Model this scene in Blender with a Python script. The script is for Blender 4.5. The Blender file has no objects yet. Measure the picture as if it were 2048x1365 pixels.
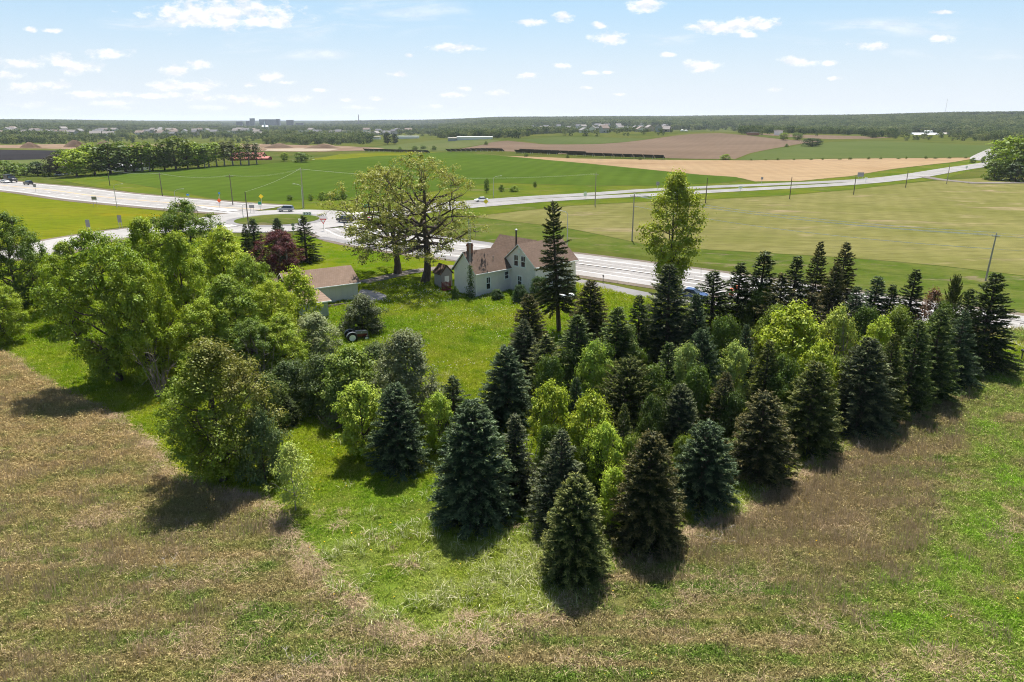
import bpy, bmesh, math, random
import numpy as np
from mathutils import Vector, Matrix

R_ = random.Random(7)
sc = bpy.context.scene
COL = sc.collection
rad = math.radians

# ------------------------------------------------------------------ camera, sky, sun, exposure
F, HOR, CAMZ = 1420.0, 439.5, 26.0            # focal length and horizon offset in photo pixels (2048 wide)
PITCH = math.atan(HOR / F)
SP, CP = math.sin(PITCH), math.cos(PITCH)
cam_d = bpy.data.cameras.new('camera')
cam = bpy.data.objects.new('camera', cam_d)
COL.objects.link(cam)
cam.location = (0, 0, CAMZ)
cam.rotation_euler = (rad(90) - PITCH, 0, 0)
cam_d.sensor_width = 36
cam_d.lens = 36 * F / 2048
cam_d.clip_start = 0.5
cam_d.clip_end = 60000
sc.camera = cam

SUN_EL, SUN_AZ = 61.0, 4.0                     # degrees; azimuth from +Y towards +X
sun_d = bpy.data.lights.new('sun', 'SUN')
sun_d.energy = 5.0
sun_d.angle = rad(0.55)
sun_d.color = (1.0, 0.955, 0.88)
sun = bpy.data.objects.new('sun', sun_d)
COL.objects.link(sun)
sd = Vector((math.sin(rad(SUN_AZ)) * math.cos(rad(SUN_EL)), math.cos(rad(SUN_AZ)) * math.cos(rad(SUN_EL)), math.sin(rad(SUN_EL))))
sun.rotation_euler = sd.to_track_quat('Z', 'Y').to_euler()
sun.location = sd * 200

sc.view_settings.view_transform = 'Standard'
sc.view_settings.look = 'None'
sc.view_settings.gamma = 1.0
sc.view_settings.exposure = 1.1
sc.render.engine = 'CYCLES'
cy = sc.cycles
cy.use_denoising = True
try:
    cy.denoiser = 'OPENIMAGEDENOISE'
    cy.denoising_input_passes = 'RGB_ALBEDO_NORMAL'
    cy.denoising_prefilter = 'NONE'
except Exception:
    pass
cy.filter_width = 1.05
cy.max_bounces = 5
cy.diffuse_bounces = 2
cy.glossy_bounces = 2
cy.transmission_bounces = 4
cy.transparent_max_bounces = 6
cy.volume_bounces = 0
cy.use_adaptive_sampling = True
cy.adaptive_threshold = 0.02
cy.sample_clamp_indirect = 6
cy.caustics_reflective = False
cy.caustics_refractive = False


# ------------------------------------------------------------------ node helpers
class NT:
    def __init__(self, tree):
        self.t = tree

    def n(self, typ, **kw):
        nd = self.t.nodes.new(typ)
        for k, v in kw.items():
            if k.startswith('i_'):
                nd.inputs[k[2:].replace('_', ' ')].default_value = v
            else:
                setattr(nd, k, v)
        return nd

    def l(self, a, b):
        self.t.links.new(a, b)

    def put(self, sock, v):
        if isinstance(v, bpy.types.NodeSocket):
            self.l(v, sock)
        elif isinstance(v, (tuple, list)) and sock.type == 'RGBA' and len(v) == 3:
            sock.default_value = (*v, 1)
        else:
            sock.default_value = v

    def m(self, op, a, b=None, c=None, clamp=False):
        nd = self.t.nodes.new('ShaderNodeMath')
        nd.operation = op
        nd.use_clamp = clamp
        for i, v in enumerate((a, b, c)):
            if v is not None:
                self.put(nd.inputs[i], v)
        return nd.outputs[0]

    def mix(self, f, a, b, blend='MIX'):
        nd = self.t.nodes.new('ShaderNodeMix')
        nd.data_type = 'RGBA'
        nd.blend_type = blend
        nd.clamp_factor = True
        self.put(nd.inputs[0], f)
        self.put(nd.inputs[6], a)
        self.put(nd.inputs[7], b)
        return nd.outputs[2]

    def noise(self, vec, scale, detail=4, rough=0.55, dist=0.0):
        nd = self.t.nodes.new('ShaderNodeTexNoise')
        nd.inputs['Scale'].default_value = scale
        nd.inputs['Detail'].default_value = detail
        nd.inputs['Roughness'].default_value = rough
        nd.inputs['Distortion'].default_value = dist
        if vec is not None:
            self.l(vec, nd.inputs['Vector'])
        return nd.outputs['Fac']

    def mr(self, v, a, b, c=0.0, d=1.0, smooth=False):
        nd = self.t.nodes.new('ShaderNodeMapRange')
        if smooth:
            nd.interpolation_type = 'SMOOTHSTEP'
        for i, x in enumerate((v, a, b, c, d)):
            self.put(nd.inputs[i], x)
        return nd.outputs[0]

    def ss(self, v, a, b):
        return self.mr(v, a, b, smooth=True)

    def pos(self):
        return self.t.nodes.new('ShaderNodeNewGeometry').outputs['Position']

    def scale(self, vec, s):
        nd = self.t.nodes.new('ShaderNodeVectorMath')
        nd.operation = 'MULTIPLY'
        self.l(vec, nd.inputs[0])
        nd.inputs[1].default_value = s
        return nd.outputs[0]


def new_mat(name):
    m = bpy.data.materials.new(name)
    m.use_nodes = True
    m.node_tree.nodes.clear()
    t = NT(m.node_tree)
    out = t.n('ShaderNodeOutputMaterial')
    return m, t, out


MATS = {}


def plain(name, col, rough=0.7, metal=0.0, var=0.15, nscale=3.0, spec=0.3, bump=0.0, stretch=None):
    """a painted / mineral surface: base colour with a mottling noise and slight relief"""
    if name in MATS:
        return MATS[name]
    m, t, out = new_mat(name)
    tc = t.n('ShaderNodeTexCoord').outputs['Object']
    if stretch:
        tc = t.scale(tc, stretch)
    nz = t.noise(tc, nscale, 5, 0.6)
    lo = tuple(c * (1 - var) for c in col)
    hi = tuple(min(1, c * (1 + var)) for c in col)
    c = t.mix(t.mr(nz, 0.3, 0.7), lo, hi)
    b = t.n('ShaderNodeBsdfPrincipled', i_Roughness=rough, i_Metallic=metal)
    b.inputs['Specular IOR Level'].default_value = spec
    t.l(c, b.inputs['Base Color'])
    if bump:
        bp = t.n('ShaderNodeBump', i_Strength=bump, i_Distance=0.05)
        t.l(t.noise(tc, nscale * 6, 3), bp.inputs['Height'])
        t.l(bp.outputs[0], b.inputs['Normal'])
    t.l(b.outputs[0], out.inputs[0])
    MATS[name] = m
    return m


# ------------------------------------------------------------------ pixel <-> place
TH = np.radians(np.array([-70, -34.5, -19, -8, 0, 9, 19, 34.5, 70.]))
RK = np.array([1., 220, 300, 400, 470, 550, 700, 900, 1100, 1400, 1800, 2400, 3200, 4500, 7000, 12000, 26000])
ZT = np.array([
    [0, 0, 0, 0, 0, 0, -1, -2, -2, -2, 0, 4, 8, 14, 26, 34, 34],
    [0, 0, 0, 0, 0, 0, -1, -2, -2, -2, 0, 3, 7, 13, 26, 34, 34],
    [0, 0, 0.5, 2.5, 3.2, -3.5, -6, -5, -4, -4, -4, -5, -8, -9, 12, 36, 36],
    [0, 0, 0.3, 1.5, 2.2, 1.2, -4, -4, -3, -4, -4, -4, -4, 4, 26, 38, 38],
    [0, 0, 0, 0.2, 0.4, 0.6, 0.6, -2.5, -0.5, -6, -3, 3, 16, 34, 40, 42, 42],
    [0, 0, 0, 0, 0, 0, -1.5, -4, -1, -4, -2, 6, 22, 38, 42, 44, 44],
    [0, 0, 0, 0, 0, 0, 0, -1, 0.5, -4, -1, 11, 30, 42, 46, 48, 48],
    [0, 0, 0, 0, 0, 0, 1.2, 3, 2, 0.5, 9, 28, 42, 48, 52, 54, 54],
    [0, 0, 0, 0, 0, 0, 1.2, 3, 2, 0.5, 9, 28, 42, 48, 52, 54, 54]], float)


def _cr(p0, p1, p2, p3, t):
    # monotone-limited cubic Hermite so knots never overshoot
    d = p2 - p1
    m1, m2 = (p2 - p0) / 2, (p3 - p1) / 2
    m1 = np.where((p1 - p0) * d > 0, np.clip(m1, -3 * abs(d), 3 * abs(d)), 0)
    m2 = np.where((p3 - p2) * d > 0, np.clip(m2, -3 * abs(d), 3 * abs(d)), 0)
    return (2 * t**3 - 3 * t**2 + 1) * p1 + (t**3 - 2 * t**2 + t) * m1 + (-2 * t**3 + 3 * t**2) * p2 + (t**3 - t**2) * m2


BUMPS = [(310, 1250, 270, 12.0), (-10, 1010, 90, 2.2), (120, 1500, 160, 3), (-420, 2600, 400, 6), (-900, 3600, 500, 8),
         (500, 2300, 260, 5), (1500, 2600, 300, 6), (160, 2700, 300, 6)]


def hz(x, y):
    x = np.asarray(x, float)
    y = np.asarray(y, float)
    r = np.maximum(np.hypot(x, y), 1.01)
    th = np.clip(np.arctan2(x, y), TH[0], TH[-1] - 1e-6)
    i = np.clip(np.searchsorted(TH, th, side='right') - 1, 0, len(TH) - 2)
    ft = (th - TH[i]) / (TH[i + 1] - TH[i])
    ft = ft * ft * (3 - 2 * ft)
    lr = np.log(np.minimum(r, RK[-1] - 1))
    LK = np.log(RK)
    j = np.clip(np.searchsorted(LK, lr, side='right') - 1, 0, len(RK) - 2)
    fr = (lr - LK[j]) / (LK[j + 1] - LK[j])
    j0, j3 = np.maximum(j - 1, 0), np.minimum(j + 2, len(RK) - 1)
    a = _cr(ZT[i, j0], ZT[i, j], ZT[i, j + 1], ZT[i, j3], fr)
    b = _cr(ZT[i + 1, j0], ZT[i + 1, j], ZT[i + 1, j + 1], ZT[i + 1, j3], fr)
    z = a + (b - a) * ft
    for bx, by, s, h in BUMPS:
        z = z + h * np.exp(-((x - bx)**2 + (y - by)**2) / (2 * s * s))
    return z


TT = np.concatenate([np.linspace(15, 300, 500), np.geomspace(301, 24000, 1500)])


def gp(u, v):
    """photo pixel -> point where that sight line meets the terrain"""
    xc, yc = (u - 1024) / F, (v - 682.5) / F
    dz, dy = SP + yc * CP, CP - yc * SP
    x, y, z = xc * TT, dy * TT, CAMZ - dz * TT
    h = hz(x, y)
    k = np.argmax(z < h)
    if z[k] >= h[k]:
        k = len(TT) - 1
    lo, hi = TT[max(k - 1, 0)], TT[k]
    for _ in range(25):
        mid = (lo + hi) / 2
        if CAMZ - dz * mid < hz(xc * mid, dy * mid):
            hi = mid
        else:
            lo = mid
    return Vector((xc * hi, dy * hi, float(hz(xc * hi, dy * hi))))


def at_y(u, y):
    """point on the terrain in the sight column u at forward distance y"""
    z = 0.0
    for _ in range(4):
        x = (u - 1024) / F * (y * CP + (CAMZ - z) * SP)
        z = float(hz(x, y))
    return Vector((x, y, z))


def top_z(p, v):
    k = (v - 682.5) / F
    return CAMZ - (k * p.y * CP + p.y * SP) / (CP - k * SP)


def m_per_px(p):
    return (p.y * CP + (CAMZ - p.z) * SP) / F


# ------------------------------------------------------------------ object helpers
def tag(o, label=None, cat=None, group=None, kind=None):
    if label:
        o['label'] = label
    if cat:
        o['category'] = cat
    if group:
        o['group'] = group
    if kind:
        o['kind'] = kind
    return o


def empty(name, loc=(0, 0, 0), rz=0.0):
    o = bpy.data.objects.new(name, None)
    COL.objects.link(o)
    o.location = loc
    o.rotation_euler = (0, 0, rz)
    o.empty_display_size = 0.2
    return o


def link(name, me, mat=None, parent=None):
    o = bpy.data.objects.new(name, me)
    COL.objects.link(o)
    if mat is not None and not me.materials:
        me.materials.append(mat)
    if parent is not None:
        o.parent = parent
    return o


def np_mesh(name, V, Fc, attrs=None):
    """V (n,3), Fc list of int arrays (k,3)/(k,4)"""
    me = bpy.data.meshes.new(name)
    V = np.ascontiguousarray(V, np.float32)
    me.vertices.add(len(V))
    me.vertices.foreach_set('co', V.ravel())
    if not isinstance(Fc, list):
        Fc = [Fc]
    loops = np.concatenate([f.ravel() for f in Fc]).astype(np.int32)
    tot = np.concatenate([np.full(len(f), f.shape[1], np.int32) for f in Fc])
    st = np.concatenate([[0], np.cumsum(tot)[:-1]]).astype(np.int32)
    me.loops.add(len(loops))
    me.loops.foreach_set('vertex_index', loops)
    me.polygons.add(len(tot))
    me.polygons.foreach_set('loop_start', st)
    me.polygons.foreach_set('loop_total', tot)
    for k, a in (attrs or {}).items():
        at = me.attributes.new(k, 'FLOAT', 'POINT')
        at.data.foreach_set('value', np.ascontiguousarray(a, np.float32))
    me.update(calc_edges=True)
    return me


class MB:
    """collects boxes, tubes, prisms of ONE part"""
    def __init__(self):
        self.v, self.f = [], []

    def add(self, vs, fs):
        o = len(self.v)
        self.v += [tuple(p) for p in vs]
        self.f += [tuple(i + o for i in q) for q in fs]
        return self

    def box(self, x0, x1, y0, y1, z0, z1):
        vs = [(x, y, z) for z in (z0, z1) for y in (y0, y1) for x in (x0, x1)]
        return self.add(vs, [(0, 2, 3, 1), (4, 5, 7, 6), (0, 1, 5, 4), (2, 6, 7, 3), (0, 4, 6, 2), (1, 3, 7, 5)])

    def tube(self, pts, r, n=6, cap=True):
        pts = [Vector(p) for p in pts]
        rr = r if isinstance(r, (list, tuple)) else [r] * len(pts)
        vs, fs = [], []
        for i, p in enumerate(pts):
            d = (pts[min(i + 1, len(pts) - 1)] - pts[max(i - 1, 0)]).normalized()
            a = d.orthogonal().normalized() if abs(d.z) < 0.99 else Vector((1, 0, 0))
            a = (a - d * a.dot(d)).normalized()
            b = d.cross(a)
            for k in range(n):
                q = 2 * math.pi * k / n
                vs.append(p + (a * math.cos(q) + b * math.sin(q)) * rr[i])
        for i in range(len(pts) - 1):
            for k in range(n):
                fs.append((i * n + k, i * n + (k + 1) % n, (i + 1) * n + (k + 1) % n, (i + 1) * n + k))
        if cap:
            fs.append(tuple(range(n - 1, -1, -1)))
            fs.append(tuple((len(pts) - 1) * n + k for k in range(n)))
        return self.add(vs, fs)

    def prism(self, prof, axis, a, b):
        """closed profile (list of 2D) extruded along axis 'x' or 'y' from a to b"""
        n = len(prof)
        mk = (lambda p, t: (t, p[0], p[1])) if axis == 'x' else ((lambda p, t: (p[0], t, p[1])) if axis == 'y' else (lambda p, t: (p[0], p[1], t)))
        vs = [mk(p, a) for p in prof] + [mk(p, b) for p in prof]
        fs = [tuple(range(n)), tuple(range(2 * n - 1, n - 1, -1))] + [(i, i + n, (i + 1) % n + n, (i + 1) % n) for i in range(n)]
        return self.add(vs, fs)

    def lathe(self, prof, n=12, axis='z', c=(0, 0, 0), cap=True):
        """prof: list of (r, h) along the axis"""
        vs, fs = [], []
        for r, h in prof:
            for k in range(n):
                q = 2 * math.pi * k / n
                a, b = r * math.cos(q), r * math.sin(q)
                vs.append((c[0] + a, c[1] + b, c[2] + h) if axis == 'z' else ((c[0] + a, c[1] + h, c[2] + b) if axis == 'y' else (c[0] + h, c[1] + a, c[2] + b)))
        for i in range(len(prof) - 1):
            for k in range(n):
                fs.append((i * n + k, i * n + (k + 1) % n, (i + 1) * n + (k + 1) % n, (i + 1) * n + k))
        if cap:
            fs.append(tuple(range(n - 1, -1, -1)))
            fs.append(tuple((len(prof) - 1) * n + k for k in range(n)))
        return self.add(vs, fs)

    def mesh(self, name, mat=None, smooth=False):
        me = bpy.data.meshes.new(name)
        me.from_pydata(self.v, [], self.f)
        bm = bmesh.new()
        bm.from_mesh(me)
        bmesh.ops.recalc_face_normals(bm, faces=bm.faces)
        bm.to_mesh(me)
        bm.free()
        if smooth:
            for p in me.polygons:
                p.use_smooth = True
        if mat:
            me.materials.append(mat)
        return me

    def build(self, name, mat, parent=None, smooth=False):
        return link(name, self.mesh(name, mat, smooth), None, parent)


def copy_tree(o, parent=None):
    c = o.copy()
    COL.objects.link(c)
    c.parent = parent
    for ch in o.children:
        copy_tree(ch, c)
    return c


# ------------------------------------------------------------------ world: physical sky with fair-weather clouds
CLOUDS = [(445, 26, 138, 27), (380, 40, 70, 12), (520, 42, 70, 12), (910, 96, 40, 8), (1060, 45, 30, 6), (1125, 34, 20, 9), (1198, 50, 17, 6), (1220, 78, 34, 12), (1290, 12, 34, 11),
          (1440, 56, 62, 12), (1500, 48, 60, 13), (1495, 70, 18, 5), (1398, 132, 38, 12), (1600, 123, 38, 8), (1660, 126, 15, 6), (1740, 93, 36, 8), (1880, 76, 30, 9), (1885, 25, 24, 4),
          (1550, 180, 13, 5), (1670, 157, 15, 4), (1335, 110, 16, 4), (1055, 152, 20, 6), (1120, 132, 18, 5), (1180, 146, 16, 4), (1218, 145, 15, 4), (797, 150, 22, 6), (820, 112, 12, 4),
          (40, 128, 48, 9), (115, 120, 30, 13), (20, 150, 28, 8), (165, 135, 42, 12), (220, 107, 44, 9), (62, 60, 14, 6), (102, 62, 22, 5), (400, 129, 32, 8), (352, 143, 28, 11), (335, 173, 44, 11),
          (410, 172, 36, 10), (545, 154, 32, 9), (572, 165, 20, 4), (500, 169, 14, 5), (640, 180, 16, 5), (55, 175, 38, 9), (112, 170, 28, 9), (190, 190, 62, 9), (235, 206, 44, 7), (350, 190, 28, 6),
          (300, 192, 24, 6), (400, 195, 40, 9), (500, 200, 52, 8), (590, 198, 28, 7), (530, 209, 34, 6), (420, 216, 44, 5), (250, 216, 34, 5), (60, 210, 44, 6), (125, 219, 34, 5), (700, 200, 18, 4),
          (752, 198, 18, 4), (905, 190, 28, 5), (990, 187, 24, 6), (860, 213, 22, 4), (720, 216, 32, 4), (930, 178, 14, 4), (1170, 176, 16, 3), (1240, 190, 12, 3)]
CIRRUS = [(640, 40, 260, 46), (790, 25, 220, 40), (490, 95, 90, 34), (620, 110, 110, 14), (1500, 80, 330, 16), (1800, 55, 240, 22), (1900, 110, 200, 14), (300, 50, 140, 24)]


def ang(u, v):
    xc, yc = (u - 1024) / F, (v - 682.5) / F
    dy = CP - yc * SP
    return xc / dy, -(SP + yc * CP) / dy


world = bpy.data.worlds.new('World')
sc.world = world
world.use_nodes = True
world.node_tree.nodes.clear()
t = NT(world.node_tree)
wout = t.n('ShaderNodeOutputWorld')
bg = t.n('ShaderNodeBackground', i_Strength=0.054)
sky = t.n('ShaderNodeTexSky', sky_type='NISHITA', sun_disc=False, sun_elevation=rad(SUN_EL), sun_rotation=rad(SUN_AZ),
          altitude=250.0, air_density=1.15, dust_density=1.1, ozone_density=1.6)
gen = t.n('ShaderNodeTexCoord').outputs['Generated']
sep = t.n('ShaderNodeSeparateXYZ')
t.l(gen, sep.inputs[0])
yy = t.m('MAXIMUM', sep.outputs[1], 0.02)
ax, el = t.m('DIVIDE', sep.outputs[0], yy), t.m('DIVIDE', sep.outputs[2], yy)
cmb = t.n('ShaderNodeCombineXYZ')
t.l(ax, cmb.inputs[0])
t.l(t.m('MULTIPLY', el, 1.9), cmb.inputs[1])
nz1 = t.n('ShaderNodeTexNoise', i_Scale=42.0, i_Detail=8.0, i_Roughness=0.62)
t.l(cmb.outputs[0], nz1.inputs['Vector'])
nzf = t.n('ShaderNodeTexNoise', i_Scale=95.0, i_Detail=5.0, i_Roughness=0.6)
t.l(cmb.outputs[0], nzf.inputs['Vector'])
axel = t.n('ShaderNodeCombineXYZ')
t.l(ax, axel.inputs[0])
t.l(el, axel.inputs[1])


def ell_min(lst):
    cur = None
    for (u, v, w, h) in lst:
        a0, e0 = ang(u, v)
        wa, we = w / F, h / F
        nd = t.n('ShaderNodeVectorMath', operation='MULTIPLY_ADD')
        t.l(axel.outputs[0], nd.inputs[0])
        nd.inputs[1].default_value = (1 / wa, 1 / we, 0)
        nd.inputs[2].default_value = (-a0 / wa, -e0 / we, 0)
        ln = t.n('ShaderNodeVectorMath', operation='LENGTH')
        t.l(nd.outputs[0], ln.inputs[0])
        o = ln.outputs['Value']
        cur = o if cur is None else t.m('SMOOTH_MIN', cur, o, 0.25)
    return cur


front = t.ss(sep.outputs[1], 0.25, 0.45)
lm = ell_min(CLOUDS)
puff = t.m('ADD', lm, t.m('MULTIPLY', t.m('SUBTRACT', nz1.outputs[0], 0.5), 3.0))
puff = t.m('ADD', puff, t.m('MULTIPLY', t.m('SUBTRACT', nzf.outputs[0], 0.5), 0.7))
dens = t.m('MULTIPLY', t.mr(puff, 1.2, 0.25, 0, 0.96, smooth=True), front)
# cirrus veils
st = t.n('ShaderNodeVectorMath', operation='MULTIPLY')
t.l(axel.outputs[0], st.inputs[0])
st.inputs[1].default_value = (7, 38, 1)
nzc = t.noise(st.outputs[0], 1.0, 6, 0.6, 0.8)
lc = ell_min(CIRRUS)
veil = t.m('MULTIPLY', t.mr(lc, 1.0, 0.2, 0, 1, smooth=True), t.mr(nzc, 0.4, 0.75, 0, 0.6, smooth=True))
veil = t.m('MULTIPLY', veil, front)
# the same scattered cumulus on round the rest of the sky, on a flat cloud base
zz = t.m('ADD', t.m('MAXIMUM', sep.outputs[2], 0.0), 0.06)
pc = t.n('ShaderNodeCombineXYZ')
t.l(t.m('DIVIDE', sep.outputs[0], zz), pc.inputs[0])
t.l(t.m('DIVIDE', sep.outputs[1], zz), pc.inputs[1])
rest = t.mr(t.noise(pc.outputs[0], 1.15, 6, 0.55), 0.62, 0.72, 0, 0.85, smooth=True)
rest = t.m('MULTIPLY', rest, t.m('SUBTRACT', 1.0, front))
cl = t.m('MAXIMUM', t.m('MAXIMUM', dens, veil), rest, clamp=True)
cl = t.m('MULTIPLY', cl, t.ss(sep.outputs[2], 0.002, 0.03))
up_ = t.n('ShaderNodeVectorMath', operation='ADD')
t.l(cmb.outputs[0], up_.inputs[0])
up_.inputs[1].default_value = (0, 0.012, 0)
nz2 = t.n('ShaderNodeTexNoise', i_Scale=42.0, i_Detail=4.0, i_Roughness=0.55)
t.l(up_.outputs[0], nz2.inputs['Vector'])
shade = t.mr(t.m('SUBTRACT', nz2.outputs[0], nz1.outputs[0]), -0.10, 0.10)
ccol = t.mix(shade, (7.9, 8.1, 8.5), (9.7, 9.7, 9.7))
# thin milky air low over the horizon, all round
low = t.m('MULTIPLY', t.mr(sep.outputs[2], 0.0, 0.22, 0.93, 0.6, smooth=True), t.mr(sep.outputs[2], 0.12, 0.6, 1.0, 0.0, smooth=True))
air = t.mix(t.ss(sep.outputs[2], 0.0, 0.2), (7.3, 7.9, 8.5), (3.4, 6.2, 8.9))
base = t.mix(low, sky.outputs[0], air)
full = t.mix(cl, base, ccol)
t.l(full, bg.inputs[0])
t.l(bg.outputs[0], wout.inputs[0])


# ------------------------------------------------------------------ ground materials
def meadow_col(t, p):
    """wild grass: green weeds, olive stems, straw and brown seed heads in drifts"""
    s = t.n('ShaderNodeSeparateXYZ')
    t.l(p, s.inputs[0])
    X, Y = s.outputs[0], s.outputs[1]
    n1, n2, n3 = t.noise(p, 0.07, 4, 0.6), t.noise(p, 0.33, 5, 0.65), t.noise(p, 2.2, 4, 0.65)
    mp = t.n('ShaderNodeMapping')
    mp.inputs['Rotation'].default_value = (0, 0, rad(-38))
    mp.inputs['Scale'].default_value = (0.10, 0.9, 1)
    t.l(p, mp.inputs['Vector'])
    streak = t.noise(mp.outputs[0], 0.8, 4, 0.6)
    c = t.mix(t.ss(n2, 0.36, 0.62), (0.095, 0.165, 0.024), (0.19, 0.185, 0.06))
    c = t.mix(t.mr(streak, 0.46, 0.62, 0, 0.85, smooth=True), c, (0.26, 0.20, 0.105))
    c = t.mix(t.mr(streak, 0.34, 0.46, 0.55, 0, smooth=True), c, (0.085, 0.135, 0.02))
    left = t.m('MULTIPLY', t.mr(X, -2, -24, smooth=True), t.mr(Y, 34, 54, 0.28, 0.95, smooth=True))
    c = t.mix(t.m('MULTIPLY', left, t.mr(n2, 0.3, 0.6, 0.35, 0.95)), c, (0.30, 0.225, 0.11))
    # reddish brown seed heads in a band along the spruce row
    rb = t.m('MULTIPLY', t.ss(X, 4, 16), t.ss(Y, 32, 42))
    c = t.mix(t.m('MULTIPLY', rb, t.mr(n1, 0.33, 0.6, 0.15, 0.95)), c, (0.21, 0.165, 0.082))
    # lush lower right corner
    dgl = t.m('SUBTRACT', t.m('MULTIPLY', X, 0.72), t.m('MULTIPLY', Y, 0.55))
    dgl = t.m('ADD', dgl, t.m('MULTIPLY', t.m('SUBTRACT', n1, 0.5), 9.0))
    c = t.mix(t.m('MULTIPLY', t.ss(dgl, -6.0, -0.5), t.mr(n2, 0.35, 0.66, 1.0, 0.2)), c, (0.15, 0.255, 0.022))
    # straw drifts
    c = t.mix(t.mr(t.noise(p, 0.16, 5, 0.7, 0.6), 0.60, 0.69, 0, 0.75, smooth=True), c, (0.42, 0.32, 0.19))
    c = t.mix(t.mr(n3, 0.36, 0.5, 0.4, 0.0), c, (0.045, 0.058, 0.016))
    return c


def lawn_col(t, p):
    n1, n2, n3 = t.noise(p, 0.05, 3), t.noise(p, 0.35, 4, 0.6), t.noise(p, 2.6, 4, 0.65)
    c = t.mix(t.ss(n1, 0.35, 0.65), (0.145, 0.235, 0.010), (0.235, 0.275, 0.016))
    c = t.mix(t.mr(n2, 0.5, 0.72, 0, 0.55), c, (0.26, 0.25, 0.06))
    c = t.mix(t.mr(n2, 0.28, 0.46, 0.6, 0), c, (0.075, 0.165, 0.014))
    c = t.mix(t.mr(n3, 0.3, 0.5, 0.4, 0), c, (0.055, 0.11, 0.01))
    s = t.n('ShaderNodeSeparateXYZ')
    t.l(p, s.inputs[0])
    # paler uncut grass at the near tip of the plot
    tip = t.m('MULTIPLY', t.mr(s.outputs[1], 52, 34, smooth=True), t.mr(n2, 0.35, 0.6, 0.15, 0.75))
    c = t.mix(tip, c, (0.25, 0.29, 0.085))
    return c


def ground_mat(name, colfn, bump=0.5, bscale=3.0, gain=1.0):
    m, t, out = new_mat(name)
    p = t.pos()
    c = t.mix(1.0, colfn(t, p), (gain, gain, gain), 'MULTIPLY')
    b = t.n('ShaderNodeBsdfDiffuse', i_Roughness=0.8)
    t.l(c, b.inputs[0])
    if bump:
        bp = t.n('ShaderNodeBump', i_Strength=bump, i_Distance=0.25)
        t.l(t.noise(p, bscale, 4, 0.7), bp.inputs['Height'])
        t.l(bp.outputs[0], b.inputs['Normal'])
    t.l(b.outputs[0], out.inputs[0])
    return m


def field_mat(name, c1, c2, s1=0.02, row_ang=None, row_w=3.0, row_amt=0.0, c3=None, p3=(0.62, 0.7), s3=0.01, fine=0.6, fine_amt=0.25, dark=None, gain=0.8):
    def fn(t, p):
        n1 = t.noise(p, s1, 5, 0.6)
        c = t.mix(t.ss(n1, 0.32, 0.68), c1, c2)
        if c3:
            pp = t.scale(p, (1, 2.2, 1))
            c = t.mix(t.mr(t.noise(pp, s3, 5, 0.65, 0.6), p3[0], p3[1], 0, 0.8, smooth=True), c, c3)
        if row_ang is not None:
            mp = t.n('ShaderNodeMapping')
            mp.inputs['Rotation'].default_value = (0, 0, rad(row_ang))
            t.l(p, mp.inputs['Vector'])
            w = t.n('ShaderNodeTexWave', i_Scale=0.31 / row_w, i_Distortion=3.0, i_Detail=3.0)
            w.inputs['Detail Scale'].default_value = 0.4
            t.l(mp.outputs[0], w.inputs['Vector'])
            c = t.mix(t.m('MULTIPLY', w.outputs['Fac'], row_amt), c, tuple(x * 0.62 for x in c1))
        nf = t.noise(t.scale(p, (0.4, 1.5, 1)), fine, 5, 0.75)
        c = t.mix(t.mr(nf, 0.36, 0.56, fine_amt, 0), c, dark or tuple(x * 0.45 for x in c1))
        return c
    return ground_mat(name, fn, 0.25, fine * 2, gain)


# ------------------------------------------------------------------ terrain and draped sheets
def lift(r, k):
    return k * (0.008 + 0.00013 * r)


def terrain_mesh():
    th = np.concatenate([np.arange(-180, -44, 4.0), np.arange(-44, 44.01, 0.55), np.arange(48, 180, 4.0)])
    th = np.radians(th)
    rr = np.concatenate([[3.0], np.geomspace(6, 25500, 300)])
    Rg, Tg = np.meshgrid(rr, th, indexing='ij')
    X, Y = Rg * np.sin(Tg), Rg * np.cos(Tg)
    V = np.stack([X, Y, hz(X, Y)], -1).reshape(-1, 3)
    n, m = len(rr), len(th)
    i, j = np.meshgrid(np.arange(n - 1), np.arange(m), indexing='ij')
    j2 = (j + 1) % m
    Q = np.stack([i * m + j, i * m + j2, (i + 1) * m + j2, (i + 1) * m + j], -1).reshape(-1, 4)[:, ::-1]
    V = np.vstack([V, [[0, 0, 0]]])
    c = len(V) - 1
    T = np.stack([np.full(m, c), np.arange(m), (np.arange(m) + 1) % m], -1)[:, ::-1]
    me = np_mesh('ground', V, [Q, T])
    for p in me.polygons:
        p.use_smooth = True
    return me


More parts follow.
